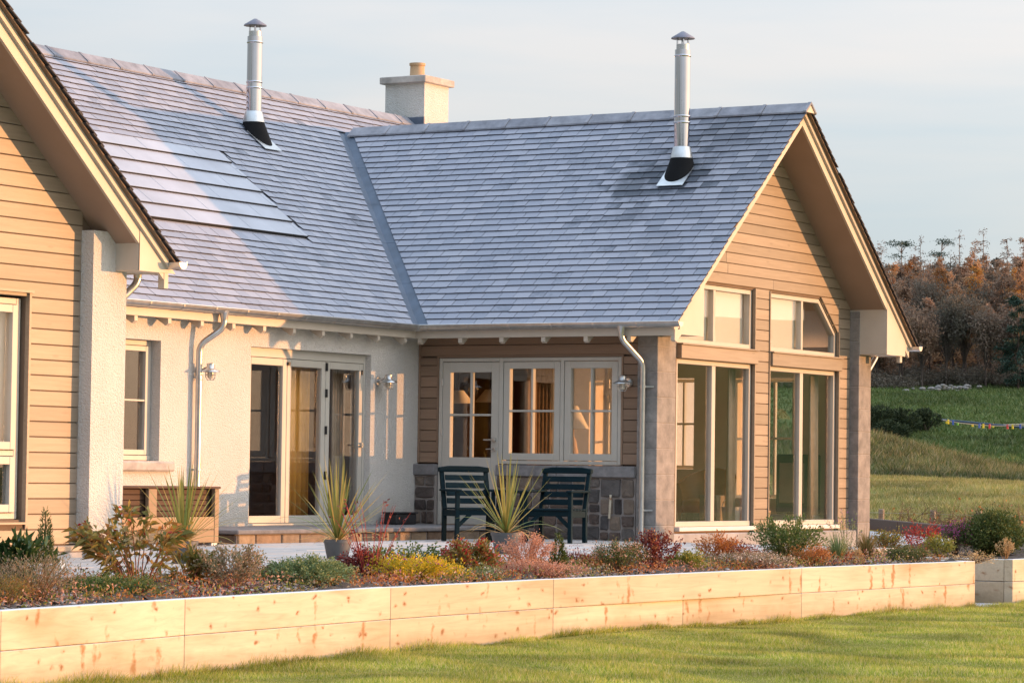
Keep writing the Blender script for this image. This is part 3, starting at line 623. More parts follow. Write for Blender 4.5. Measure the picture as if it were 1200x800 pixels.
MB().prism([(-7.5, 0), (3.845, 0), (3.845, vw), (-7.5, vw)], lambda u, v, d: (u, 2 * YLR - (YL - v * CO + d * SI), ZL + v * SI + d * CO), -0.09, -0.005).build('left_wing_roof', 'slate', house)

GA = 0.1375
cand = []
def slates(owner, fn, ulo, uhi, v_end, clipper, holes=(), seed=1):
    rr = random.Random(seed); r = 0; v = -0.035
    while v < v_end - 0.03:
        u = ulo - rr.uniform(0, 0.22)
        while u < uhi:
            w = rr.choice([0.19, 0.21, 0.23, 0.25, 0.27]); v1 = min(v + GA + 0.05, v_end)
            jv = rr.uniform(-0.004, 0.004) - (0.012 if rr.random() < 0.02 else 0)
            poly = [(max(u + 0.0025, ulo), v + jv), (min(u + w - 0.0025, uhi), v + jv + rr.uniform(-.002, .002)), (min(u + w - 0.0025, uhi), v1), (max(u + 0.0025, ulo), v1)]
            u += w
            if poly[1][0] - poly[0][0] < 0.03: continue
            poly = clipper(poly, v)
            cu_ = sum(p[0] for p in poly) / max(1, len(poly)); cv_ = sum(p[1] for p in poly) / max(1, len(poly))
            if len(poly) < 3 or area(poly) < 0.002: continue
            if any(h[0] < cu_ < h[1] and h[2] < cv_ < h[3] for h in holes): continue
            e = rr.uniform(0, 0.005); H = lambda q: 0.004 + e * 0.6 + 0.020 * (v1 - q[1]) / (v1 - v + 1e-6)
            n = len(poly); vs = [fn(p, q, H((p, q))) for p, q in poly] + [fn(p, q, H((p, q)) - 0.0105) for p, q in poly]
            fs = [tuple(range(n)), tuple(range(2 * n - 1, n - 1, -1))] + [(i, n + i, n + (i + 1) % n, (i + 1) % n) for i in range(n)]
            c = Vector(fn(cu_, cv_, 0)); nr = Vector(fn(0, 0, 1)) - Vector(fn(0, 0, 0)); dv = CAM - c; px = pj(c)
            score = area(poly) * max(0, nr.dot(dv.normalized())) / dv.length_squared if 60 < px[0] < 1200 and px[1] > 0 else 0
            if owner is mr and px[0] < 215 and px[1] > 70 + (px[0] - 60) * 1.5: score = 0
            cand.append((score, owner, vs, fs))
        v += GA; r += 1
def clip_main(poly, v):
    if (v + 0.07) * CO < HW: return clip(poly, 1, -CO, YN - 0.15)     # left of the valley
    return poly
def clip_wing(poly, v): return clip(poly, -1, -CO, -(EG + 0.15))       # right of the valley
SOL_U, SOL_V = (-6.2, -1.06), (1.72, 3.59)
slates(mr, fm, -9.6, 9.1, vmain - 0.06, clip_main, holes=((SOL_U[0], SOL_U[1], SOL_V[0] - 0.03, SOL_V[1] - 0.02),), seed=5)
slates(wr, fwn, -3.6, VX, vw - 0.06, clip_wing, seed=6)
slates(None, fwf, 3.55, VX, vw - 0.05, lambda p, v: p, seed=8)
slates(lr, fl, 3.2, VX, vw - 0.05, lambda p, v: p, seed=9)
cand.sort(key=lambda c: -c[0])
for s_, ow, vs, fs in cand[:300]:
    b = MB().add(vs, fs); b.mi = [0] + [1] * (len(fs) - 1); b.m2 = 'slate_edge'; b.build('slate', 'slate', ow)
rest = MB(); rest.mi = []; rest.m2 = 'slate_edge'
for s_, ow, vs, fs in cand[300:]: rest.add(vs, fs); rest.mi += [0] + [1] * (len(fs) - 1)
rest.build('slates', 'slate', house, kind='stuff')
# large flush solar slates, six courses
rr = random.Random(4); rows = 6; gh = (SOL_V[1] - SOL_V[0]) / rows
for r in range(rows):
    u = SOL_U[0] - (0.0 if r % 2 else 0.55); v0 = SOL_V[0] + r * gh
    while u < SOL_U[1] - 0.02:
        a, c = max(u + 0.004, SOL_U[0]), min(u + 1.12 - 0.004, SOL_U[1]); u += 1.12
        if c - a < 0.05: continue
        v1 = v0 + gh + 0.03; vs = [fm(a, v0, 0.034), fm(c, v0, 0.034), fm(c, v1, 0.012), fm(a, v1, 0.012), fm(a, v0, 0.0), fm(c, v0, 0.0), fm(c, v1, 0.0), fm(a, v1, 0.0)]
        MB().add(vs, [(0, 1, 2, 3), (7, 6, 5, 4), (0, 4, 5, 1), (1, 5, 6, 2), (2, 6, 7, 3), (3, 7, 4, 0)]).build('solar_tile', 'solar', mr, bevel=0.003)
    MB(fm).box(SOL_U[0], SOL_U[1] + 0.004, v0 - 0.005, v0 - 0.001, 0.0, 0.034).build('edge_strip', 'dark', mr)  # thin dark strip covering the lower edge of each course
# ridges
def ridge_row(a, b, z, axis, n, owner):
    L = (b - a) / n
    for k in range(n):
        p, q = a + k * L + 0.004, a + (k + 1) * L - 0.004; w = 0.15; hh = w * T
        prof = [(-w, z - hh + 0.055), (0, z + 0.06), (w, z - hh + 0.055), (w, z - hh + 0.035), (0, z + 0.035), (-w, z - hh + 0.035)]
        fn = (lambda u, v, d: (XM + u, d, v)) if axis == 'Y' else (lambda u, v, d: (d, YR + u, v))
        if axis == 'L': fn = lambda u, v, d: (d, YLR + u, v)
        b_ = MB().prism(prof, fn, p, q); prof2 = [(u * 1.07, v + 0.008) for u, v in prof]
        if axis == 'Y': b_.prism(prof2, fn, q - 0.045, q + 0.002)
        else: b_.prism(prof2, fn, q - 0.045, q + 0.002)
        b_.build('ridge_tile', 'ridge', owner)
ridge_row(-13.6, 6.0, ZM, 'Y', 29, mr); ridge_row(XM + 0.72, VX + 0.02, ZW, 'X', 11, wr)
MB().prism([(YR - 0.15, ZW - 0.15 * T + 0.05), (YR + 0.15, ZW - 0.15 * T + 0.05), (YR, ZW + 0.052)], FX, VX - 0.02, VX + 0.004).build('ridge_end', 'cream', wr)
# valley lead
def strip(name, pts, w, up, h=0.004):
    b = MB(); b.bar(pts[0], pts[1], w, h, up); return b
va, vb_ = Vector((EG, YN, ZG)), Vector((EG - HW, YR, ZW)); dv = (vb_ - va).normalized(); nup = Vector((SI, -SI, 2 * CO)).normalized()
b = MB(); n = 5
for k in range(n):
    p, q = va + dv * ((vb_ - va).length * k / n - (0.05 if k == 0 else 0.03)), va + dv * ((vb_ - va).length * (k + 1) / n)
    for sgn, nrm, al in ((-1, Vector((SI, 0, CO)), Vector((0, -1, 0))), (1, Vector((0, -SI, CO)), Vector((1, 0, 0)))):
        e = 0.004 + 0.004 * (n - k) / n
        vs = [p + nrm * e, q + nrm * (e * 0.6), q + al * 0.19 + nrm * (e * 0.6), p + al * 0.19 + nrm * e]; b.add([tuple(x) for x in vs] + [tuple(x - nrm * 0.003) for x in vs], [(0, 1, 2, 3), (7, 6, 5, 4), (0, 4, 5, 1), (1, 5, 6, 2), (2, 6, 7, 3), (3, 7, 4, 0)])
b.build('valley_lead', 'lead', house)

# barge boards, soffits, boxed eaves
def gable_trim(yr, zr, y_sides, xb, x_in, name):
    par = None
    for s in y_sides:                                               # s=+1 far side (falls towards +Y), -1 near side
        hw = HW
        def P(y, dz): return (yr + s * y, zr - T * y - dz)
        poly = [P(0, 0.05), P(hw - 0.09, 0.05), P(hw - 0.09, 0.235), P(0, 0.235)]
        bb = MB().prism(poly, FX, xb - 0.03, xb).build('barge_board', 'cream', house)
        MB().prism([P(0, 0.03), P(hw - 0.06, 0.03), P(hw - 0.06, 0.10), P(0, 0.10)], FX, xb - 0.02, xb + 0.035).build('fillet', 'cream', bb)
        MB().prism([P(0, 0.008), P(hw - 0.02, 0.008), P(hw - 0.02, 0.028), P(0, 0.028)], FX, xb - 0.02, VX - 0.03).build('undercloak', 'cladback', bb)
        MB().prism([P(0, 0.20), P(hw - 0.3, 0.20), P(hw - 0.3, 0.228), P(0, 0.228)], FX, x_in, xb - 0.031).build('soffit', 'soffit', house)
gable_trim(YR, ZW, (1, -1), 3.87, 3.25, 'wing'); gable_trim(YLR, ZLR, (1,), 3.87, 3.38, 'left')
def eave_box(y_in, y_out, s, zb, yr, zr, x0, xb):
    zt = lambda y: zr - T * abs(y - yr) - 0.215
    poly = [(y_in, zb), (y_out, zb), (y_out, zt(y_out)), (y_in, zt(y_in))]
    MB().prism(poly, FX, x0, xb - 0.004).build('boxed_eave', 'cream', house, bevel=0.006)
    MB().prism([(y_in, zb - 0.002), (y_out, zb - 0.002), (y_out, zt(y_out) + 0.10), (y_in, zt(y_in) + 0.10)], FX, xb - 0.0035, xb + 0.004).build('eave_board', 'cream', house)
eave_box(5.87, 6.50, 1, 2.505, YR, ZW, 3.20, 3.87); eave_box(0.36, -0.266, -1, 2.505, YR, ZW, 3.46, 3.87)
eave_box(-10.84, -10.50, 1, 2.60, YLR, ZLR, 3.3, 3.87)
MB().prism([(-10.84, 2.60), (-10.30, 2.60), (-10.44, 2.72), (-10.84, 3.0)], FX, 3.866, 3.8755).build('eave_board', 'cream', house)
MB().box(3.80, 3.87, -10.46, -10.40, 2.46, 2.60).build('rafter_end', 'cream', house)

# fascias, rafter ends
MB().box(0.17, 0.20, -10.2, -0.41, 2.485, 2.60).build('fascia', 'cream', house, bevel=0.004)
MB().box(0.17, 3.86, -0.41, -0.38, 2.485, 2.60).build('fascia', 'cream', house, bevel=0.004)
MB().box(0.0, 0.17, -10.2, -0.0, 2.56, 2.585).box(0.0, 3.46, -0.38, -0.0, 2.56, 2.585).build('soffit', 'soffit', house)
MB().box(3.2, 3.86, 6.50, 6.53, 2.50, 2.62).build('fascia', 'cream', house)
y = -0.62
while y > -8.6:
    MB().prism([(0.0, 2.56), (0.185, 2.56), (0.185, 2.43), (0.15, 2.40), (0.0, 2.49)], lambda u, v, d: (u, d, v), y - 0.028, y + 0.028).build('rafter_end', 'cream', house); y -= 0.61
x = 0.25
while x < 3.9:
    MB().prism([(-0.20, 2.56), (-0.40, 2.56), (-0.40, 2.43), (-0.36, 2.41), (-0.20, 2.52)], lambda u, v, d: (d, u, v), x - 0.028, x + 0.028).build('rafter_end', 'cream', house); x += 0.60
MB().box(3.80, 3.856, 6.36, 6.44, 2.41, 2.505).build('rafter_end', 'cream', house, bevel=0.008)

# gutters
def gutter(fn, a, b, brackets, caps=True):
    n = 9; r = 0.062; pr = [(r * math.cos(math.pi + math.pi * k / (n - 1)), r * math.sin(math.pi + math.pi * k / (n - 1))) for k in range(n)]
    pi_ = [(p * 0.94, q * 0.94) for p, q in reversed(pr)]
    g = MB().prism(pr + pi_, fn, a, b).build('gutter', 'galv', house, smooth=True)
    if caps:
        for e in (a, b): MB().prism(pr, fn, e - 0.004, e + 0.004).build('end_cap', 'galv', g)
    rim = MB().tube([fn(r, 0.002, a), fn(r, 0.002, b)], 0.009, 6); rim.build('rim', 'galv', g, smooth=True)
    k = a + 0.2
    while k < b:
        MB().prism([(p * 1.09, q * 1.09) for p, q in pr] + pi_, fn, k - 0.014, k + 0.014).build('bracket', 'galv', g); k += brackets
    return g
gutter(lambda u, v, d: (EG - 0.012 + u, d, ZG - 0.004 + v), -9.9, YN - 0.05, 0.61)
gutter(lambda u, v, d: (d, YN + 0.012 - u, ZG - 0.004 + v), EG - 0.06, VX + 0.02, 0.60)
gutter(lambda u, v, d: (d, YF - 0.012 + u, ZG - 0.004 + v), 3.0, VX + 0.03, 0.60)
gutter(lambda u, v, d: (d, YL - 0.012 + u, ZL - 0.004 + v), 1.0, VX + 0.05, 0.60)
MB().box(EG - 0.09, EG + 0.04, YN - 0.06, YN + 0.07, ZG - 0.075, ZG + 0.01).build('gutter_corner', 'galv', house, bevel=0.02)

# downpipes with swan necks
def downpipe(pts, brs, r=0.036):
    P = [Vector(p) for p in pts]; sm = [P[0]]
    for i in range(1, len(P) - 1):
        a, b_, c = P[i - 1], P[i], P[i + 1]; k = min(0.09, (a - b_).length * 0.45, (c - b_).length * 0.45)
        s, e = b_ + (a - b_).normalized() * k, b_ + (c - b_).normalized() * k
        sm += [s.lerp(b_, t).lerp(b_.lerp(e, t), t) for t in (0, 0.25, 0.5, 0.75, 1)]
    sm.append(P[-1]); d = MB().tube(sm, r, 14).build('downpipe', 'galv', house, smooth=True)
    t = P[0]; MB().lathe([(0.036, -0.10), (0.045, -0.05), (0.062, 0.0)], t, 14).build('outlet', 'galv', d, smooth=True)
    for q, wy in brs:
        MB().lathe([(0.043, -0.012), (0.043, 0.012)], q, 14).build('bracket', 'galv', d); MB().bar(q, wy, 0.02, 0.02).build('bracket', 'galv', d)
    return d
downpipe([(EG - 0.01, -4.60, 2.60), (EG - 0.01, -4.60, 2.42), (0.075, -4.79, 2.22), (0.075, -4.79, 0.02)], [((0.075, -4.79, 1.85), (0.0, -4.79, 1.85)), ((0.075, -4.79, 0.8), (0.0, -4.79, 0.8))])
downpipe([(3.19, YN + 0.01, 2.60), (3.19, YN + 0.01, 2.45), (3.30, -0.125, 2.17), (3.30, -0.125, 0.0)], [((3.30, -0.125, 1.88), (3.42, -0.06, 1.88)), ((3.30, -0.125, 0.38), (3.42, -0.06, 0.38))])
downpipe([(3.35, YF - 0.05, 2.60), (3.35, YF - 0.05, 2.50), (3.35, 6.34, 2.24), (3.35, 6.34, 0.0)], [])
downpipe([(3.5, YL, 2.66), (3.5, YL - 0.0, 2.52), (3.4, -10.62, 2.28), (3.4, -10.62, 0.0)], [])

# flues
def flue(p, z_top, slope_n, along):
    x, y, z = p
    fo = MB().lathe([(0.103, z + 0.16), (0.103, z_top - 0.22)], (x, y, 0), 28).build('flue', 'steel', house, smooth=True)
    for h in (0.62, 0.70, z_top - 0.30 - z): MB().lathe([(0.106, h - 0.014), (0.1125, h), (0.106, h + 0.014)], (x, y, z), 28, False).build('band', 'steel', fo, smooth=True)
    MB().lathe([(0.085, z_top - 0.22), (0.085, z_top - 0.15)], (x, y, 0), 20).build('collar', 'galv', fo, smooth=True)
    for k in range(4):
        a = 0.6 + k * math.pi / 2; MB().tube([(x + 0.07 * math.cos(a), y + 0.07 * math.sin(a), z_top - 0.16), (x + 0.07 * math.cos(a), y + 0.07 * math.sin(a), z_top - 0.06)], 0.012, 6).build('strut', 'steel', fo)
    MB().lathe([(0.155, z_top - 0.075), (0.15, z_top - 0.06), (0.02, z_top + 0.02), (0.0, z_top + 0.022)], (x, y, 0), 28).build('cowl', 'cowl', fo, smooth=True)
    MB().lathe([(0.15, z + 0.16), (0.115, z + 0.30), (0.104, z + 0.31)], (x, y, 0), 28).build('storm_collar', 'galv', fo, smooth=True)
    # rubber boot: from a round top to an oval ring lying on the slope
    n = 24; top = []; low = []; S = Vector(slope_n); Aa = Vector(along); D_ = Aa.cross(S).normalized()
    if D_.z > 0: D_ = -D_
    c = Vector((x, y, z)) + D_ * 0.03
    for k in range(n):
        a = 2 * math.pi * k / n; top.append((x + 0.145 * math.cos(a), y + 0.145 * math.sin(a), z + 0.155))
        q = c + Aa * (0.165 * math.cos(a) * 1.0) + D_ * (0.22 * math.sin(a)) + S * 0.05; low.append(q)
    # pair points by angle
    lowp = []
    for t in top:
        d = Vector((t[0] - x, t[1] - y, 0)).normalized(); ca, sa = d.dot(Aa), d.dot(Vector((D_.x, D_.y, 0)).normalized()); lowp.append(tuple(c + Aa * (0.185 * ca) + D_ * (0.27 * sa + 0.02) + S * 0.045))
    MB().add(top + lowp, [(k, (k + 1) % n, n + (k + 1) % n, n + k) for k in range(n)] + [tuple(range(n))]).build('boot', 'rubber', fo, smooth=True)
    a = [c + Aa * i * 0.19 + D_ * (j * 0.20 + 0.17) + S * h for h in (0.045, 0.038) for i, j in ((-1, -1), (1, -1), (1, 1), (-1, 1))]
    MB().add([tuple(q) for q in a], [(0, 1, 2, 3), (7, 6, 5, 4), (0, 4, 5, 1), (1, 5, 6, 2), (2, 6, 7, 3), (3, 7, 4, 0)]).build('flashing', 'galv', fo)
zm_ = lambda x: ZG + T * (EG - x); zw_ = lambda y: ZG + T * (y - YN)
flue((-2.93, 0.38, zm_(-2.93)), 6.82, (SI, 0, CO), (0, 1, 0)); flue((2.66, 2.05, zw_(2.05)), 6.52, (0, -SI, CO), (1, 0, 0))
# rendered chimney
ch = MB().box(-4.30, -3.60, 5.68, 6.36, 5.0, 6.64).build('chimney', 'harl', house)
MB().box(-4.36, -3.54, 5.60, 6.44, 6.64, 6.745).build('cope', 'copestone', ch, bevel=0.01)
MB().lathe([(0.125, 0), (0.125, 0.02), (0.115, 0.03), (0.108, 0.20), (0.122, 0.205), (0.122, 0.24), (0.09, 0.24), (0.09, 0.18)], (-3.95, 6.02, 6.745), 24).build('chimney_pot', 'pot_clay', ch, smooth=True)
MB().box(-3.599, -3.45, 5.66, 6.38, 6.12 - .25, 6.2 - .25).box(-4.31, -3.59, 5.655, 5.679, 5.9, 6.12).build('flashing', 'lead', ch)

# the stone step
st = MB().box(0.002, 1.335, -5.75, -0.002, -0.2, 0.09).box(0.002, 1.2, -5.6, -0.075, 0.09, 0.1).build('door_step', 'mortar', house)
MB().box(0.002, 1.39, -3.9, -0.075, 0.102, 0.15).build('tread', 'slab', st, bevel=0.01); MB().box(0.002, 1.39, -5.80, -3.91, 0.102, 0.15).build('tread', 'slab', st, bevel=0.01)
rr = random.Random(21); y = -5.75
while y < -0.05:
    w = min(rr.uniform(0.28, 0.62), -0.02 - y); MB().box(1.30, 1.352 + rr.uniform(-.006, .006), y + 0.012, y + w - 0.012, -0.02, 0.094).build('stone', 'stepstone', st, bevel=0.012); y += w
for k in range(3): MB().box(0.02 + k * 0.44, 0.44 + k * 0.44, -5.765, -5.74, -0.02, 0.094).build('stone', 'stepstone', st, bevel=0.01)
MB().prism([(EG + 0.1, 0.05), (3.28, 0.05), (3.28, vw - 0.02), (EG - HW + 0.1, vw - 0.02)], fwn, -0.135, -0.1).prism([(EG + 0.1, 0.05), (3.28, 0.05), (3.28, vw - 0.02), (EG - HW + 0.1, vw - 0.02)], fwf, -0.135, -0.1).build('interior_ceiling', 'inceil', house)

# ------------------------------------------------------------------ ground
fh = Vector((cf.x, cf.y, 0)).normalized(); rh = Vector((fh.y, -fh.x, 0))
def sm(x): x = np.clip(x, 0, 1); return x * x * (3 - 2 * x)
def ground_z(x, y):
    dx, dy = x - CAM.x, y - CAM.y; d = np.hypot(dx, dy); ang = np.degrees(np.arctan2(dx * rh.x + dy * rh.y, dx * fh.x + dy * fh.y))
    wf = 1 - sm((np.abs(ang) - 20) / 18)
    z = -0.80 + 1.50 * sm((d - 56) / 62) * wf
    bk = np.clip(1.75 * (10.0 - ang) / 3.2, 0, 1.9)
    z = z + wf * bk * sm((d - 121) / 15) * (1 - sm((d - 138) / 30))
    far = np.where(d > 150, 9.4 * (np.clip(d - 150, 0, 150) / 150) ** 1.12, 0) + 7.0 * np.clip((d - 300) / 90, 0, 1) + 6 * sm((d - 390) / 500)
    z = z + wf * far
    s = 0.8 * x + 0.6 * y; w = -0.6 * x + 0.8 * y
    z = z + 20.5 * sm((w - 118) / 25) * (1 - 0.60 * sm((w - 220) / 60)) * (1 - sm((w - 350) / 60)) * np.exp(-((s - 300) / 55.0) ** 2) * (1 - 0.0 * ang)  # unseen ridge off to the right, shaped to shade the far field
    z = z + 0.12 * np.sin(x * 0.31 + 1.0) * np.sin(y * 0.23) * sm((d - 60) / 40) + 0.5 * np.sin(x * 0.043) * np.sin(y * 0.037 + 2) * sm((d - 160) / 60)
    return z
def at(px, d):                                                     # a spot d metres out from the survey point in the garden
    v = (fh + rh * ((px - 600) / 3596.6)); v = v.normalized(); x, y = CAM.x + v.x * d, CAM.y + v.y * d
    return Vector((x, y, float(ground_z(np.float64(x), np.float64(y)))))
A = np.unique(np.concatenate([np.linspace(-180, -30, 40), np.linspace(-30, 4, 40), np.linspace(4, 13, 50), np.linspace(13, 60, 70), np.linspace(60, 180, 30)]))
D = np.concatenate([[0.5], np.geomspace(6, 56, 14)[:-1], np.linspace(56, 118, 30)[:-1], np.linspace(118, 170, 36)[:-1], np.linspace(170, 420, 70)[:-1], np.geomspace(420, 5200, 24)])
aa, dd = np.meshgrid(np.radians(A), D)
gx = CAM.x + dd * (np.cos(aa) * fh.x + np.sin(aa) * rh.x); gy = CAM.y + dd * (np.cos(aa) * fh.y + np.sin(aa) * rh.y); gz = ground_z(gx, gy)
V = np.stack([gx, gy, gz], -1).reshape(-1, 3); na = len(A)
idx = np.arange(len(D) * na).reshape(len(D), na)
quads = np.stack([idx[:-1, :-1], idx[1:, :-1], idx[1:, 1:], idx[:-1, 1:]], -1)
M['field_near'] = m_ground('straw_field', [(0.20, 0.18, 0.06), (0.27, 0.25, 0.09), (0.36, 0.31, 0.13)], 0.10, 0.8, 9, 0.15, (1, 1, 1))
M['field_bank'] = m_ground('rough_bank', [(0.10, 0.12, 0.045), (0.15, 0.16, 0.065), (0.22, 0.20, 0.11)], 0.35, 1.0, 4, 0.3)
M['field_far'] = m_ground('dark_pasture', [(0.065, 0.090, 0.025), (0.090, 0.125, 0.034), (0.115, 0.150, 0.045), (0.18, 0.180, 0.070)], 0.07, 0.8, 3, 0.2)
for nm, lo, hi, mt in (('near_field', 0, 121, 'field_near'), ('grass_bank', 121, 148, 'field_bank'), ('far_field', 148, 9e9, 'field_far')):
    k = (D[:-1] >= lo) & (D[:-1] < hi); q = quads[k].reshape(-1, 4); u, inv = np.unique(q, return_inverse=True)
    np_mesh(nm, V[u], inv.reshape(-1, 4), mt, kind='structure', smooth=True)

M['lawn'] = m_ground('frosty_lawn', [(0.18, 0.18, 0.035), (0.28, 0.26, 0.05), (0.38, 0.32, 0.10)], 1.1, 0.9, 45, 0.03)
def lawn_h(x, y): return -0.62 + 0.012 * np.sin(x * 1.7 + y * 0.6) + 0.010 * np.sin(y * 1.3 - x * 0.8)
X, Y = np.meshgrid(np.linspace(7.6, 46, 90), np.linspace(-62, 26, 150), indexing='ij'); I = np.arange(X.size).reshape(X.shape)
np_mesh('lawn', np.stack([X, Y, lawn_h(X, Y)], -1).reshape(-1, 3), np.stack([I[:-1, :-1], I[1:, :-1], I[1:, 1:], I[:-1, 1:]], -1).reshape(-1, 4), 'lawn', kind='structure', smooth=True)
MB().box(7.5, 46, -62, 26, -1.0, -0.66).build('lawn_base', 'soil', kind='structure')

# grass blades over the part of the lawn near the wall, in tufts and drifts
def blades(n, sampler, zf, h, w, lean, name, mat):
    P = sampler(n); x, y = P[:, 0], P[:, 1]; n = len(x)
    a = rng.uniform(0, 2 * np.pi, n); hh = h * rng.uniform(0.45, 1.25, n) * (0.75 + 0.5 * np.sin(x * 3.1 + np.sin(y * 2.3) * 2) * np.sin(y * 2.7)); ww = w * rng.uniform(0.7, 1.3, n)
    ln = rng.normal(0, lean, (n, 2)) * hh[:, None]; z = zf(x, y) - 0.004
    B = np.stack([x, y, z], -1); ax = np.stack([np.cos(a), np.sin(a), 0 * a], -1) * ww[:, None] / 2
    tip = B + np.concatenate([ln, hh[:, None]], -1)
    V = np.stack([B - ax, B + ax, tip], 1).reshape(-1, 3); F = np.arange(3 * n).reshape(-1, 3)
    o = np_mesh(name, V, F, mat, kind='stuff'); o['category'] = 'grass'; return o
M['blade'] = m_leaf('lawn_blade', [(0.18, 0.27, 0.035), (0.33, 0.41, 0.05), (0.45, 0.47, 0.08), (0.58, 0.53, 0.16), (0.70, 0.61, 0.33)], 0.5, 0.6, 1.3, 0.55, 1.35)
def lawn_pts(n):
    P = np.empty((0, 2))
    while len(P) < n:
        q = np.stack([rng.uniform(7.9, 14.2, n), rng.uniform(-18.6, 5.5, n)], -1)
        lim = 8.4 + (q[:, 1] + 17.6) * 1.12; lim2 = 8.3 + (1.6 - q[:, 1]) * 0.40
        q = q[(q[:, 0] < np.minimum(lim + 0.4, lim2 + 0.7)) & ((q[:, 1] > -19) )]
        wallx = np.interp(q[:, 1], WY, WX) + 0.005
        q = q[(q[:, 0] > wallx)]
        P = np.concatenate([P, q])
    return P[:n]
# front retaining wall line (X of the outer face at each joint)
WY = np.array([-23.0, -20.6, -17.96, -15.66, -12.62, -9.84, -7.37, -4.91, -0.78, 0.2, 6.0])
WX = np.array([9.15, 8.76, 8.34, 8.06, 7.80, 7.68, 7.66, 7.72, 7.90, 7.95, 7.95])
g = blades(230000, lawn_pts, lawn_h, 0.045, 0.0075, 0.45, 'lawn_grass', 'blade'); g['label'] = 'short frosty lawn grass in front of the timber wall'
# rougher grass in the field and on the bank
def wedge(d0, d1, p0, p1):
    def f(n):
        d = np.sqrt(rng.uniform(d0 ** 2, d1 ** 2, n)); p = np.where(rng.uniform(0, 1, n) < 0.55, rng.uniform(p0, p1, n), rng.normal((p0 + p1) / 2, 330, n)); vx = fh.x + rh.x * (p - 600) / 3596.6; vy = fh.y + rh.y * (p - 600) / 3596.6
        l = np.hypot(vx, vy); return np.stack([CAM.x + vx / l * d, CAM.y + vy / l * d], -1)
    return f
M['straw'] = m_leaf('straw_grass', [(0.22, 0.24, 0.06), (0.32, 0.31, 0.09), (0.44, 0.37, 0.15), (0.52, 0.42, 0.20)], 0.3, 0.7, 0.22, 0.5, 1.35)
M['tussock'] = m_leaf('tussock_grass', [(0.08, 0.12, 0.035), (0.13, 0.16, 0.05), (0.24, 0.22, 0.10), (0.36, 0.31, 0.18)], 0.3, 0.7, 0.5, 0.5, 1.4)
g = blades(105000, wedge(52, 122, 985, 1240), ground_z, 0.16, 0.035, 0.5, 'field_grass', 'straw'); g['label'] = 'pale straw coloured grass on the near field'
g = blades(88000, wedge(122, 148, 985, 1240), ground_z, 0.42, 0.07, 0.5, 'bank_grass', 'tussock'); g['label'] = 'rough tussocky grass on the field bank'

M['pasture'] = m_leaf('pasture_tufts', [(0.06, 0.10, 0.025), (0.10, 0.145, 0.04), (0.16, 0.18, 0.065)], 0.3, 0.7, 0.12, 0.5, 1.5)
g = blades(64000, wedge(150, 300, 985, 1240), ground_z, 0.35, 0.16, 0.6, 'pasture_grass', 'pasture'); g['label'] = 'coarse grass tufts on the far pasture'
def foot(n): y = rng.uniform(-18.5, -0.8, n); return np.stack([np.interp(y, WY, WX) + np.abs(rng.normal(0.012, 0.02, n)), y], -1)
g = blades(9000, foot, lawn_h, 0.085, 0.007, 0.5, 'edge_grass', 'blade'); g['label'] = 'longer grass left unmown along the foot of the timber wall'
# ------------------------------------------------------------------ patio deck, beds, yard
MB().box(0.0, 6.5, -22, -0.0, -0.95, -0.03).box(3.47, 3.9, 0.0, 6.4, -0.95, -0.2).build('patio_base', 'mortar', kind='structure')
b = MB(); x = 1.41; rr = random.Random(2)
while x < 6.5:
    y = -22 + rr.uniform(0, 3)
    b.box(x + 0.003, x + 0.137, -22, y - 0.003, -0.029, rr.uniform(-0.003, 0.002))
    while y < 0: b.box(x + 0.003, x + 0.137, y, min(y + 3.597, 0.0), -0.029, rr.uniform(-0.003, 0.002)); y += 3.6
    x += 0.14
b.build('patio_deck', 'deck', kind='structure')
MB().box(6.505, 6.54, -22, 0, -0.5, -0.004).build('deck_edge', 'deck', kind='structure')
def bedsheet(name, x0, x1f, y0, y1, z, seed):
    n1, n2 = 26, int((y1 - y0) / 0.12); Yg = np.linspace(y0, y1, n2); V = []
    r_ = np.random.default_rng(seed)
    for yy in Yg:
        xe = x1f(yy)
        for t in np.linspace(0, 1, n1): V.append((x0 + (xe - x0) * t, yy, z + (0.09 * (1 - t) if x0 > 6 else 0.0) + 0.035 * r_.normal() * 0.6 + 0.03 * math.sin(yy * 2.1 + t * 4)))
    I = np.arange(n1 * n2).reshape(n2, n1)
    return np_mesh(name, V, np.stack([I[:-1, :-1], I[:-1, 1:], I[1:, 1:], I[1:, :-1]], -1).reshape(-1, 4), 'soil', kind='structure', smooth=True)
bx = lambda yy: float(np.interp(yy, WY, WX)) - 0.11
bedsheet('flower_bed', 6.542, bx, -22, -0.95, -0.15, 1); bedsheet('flower_bed', 3.95, lambda yy: 7.84, 0.34, 11.5, -0.15, 2)
bedsheet('flower_bed', 3.95, lambda yy: 6.541, 0.01, 0.339, -0.16, 3)
MB().box(3.95, 6.54, -0.002, 0.33, -0.9, -0.25).box(3.9, 7.84, 0.33, 11.5, -0.95, -0.25).build('bed_base', 'soil', kind='structure')
M['pale_gravel'] = m_ground('pale_frosted_gravel', [(0.42, 0.42, 0.44), (0.52, 0.52, 0.54), (0.62, 0.62, 0.64)], 5, 0.8, 90, 0.02)
MB().box(6.6, 8.0, -0.76, 0.20, -0.7, -0.607).build('garden_path', 'pale_gravel', kind='structure')
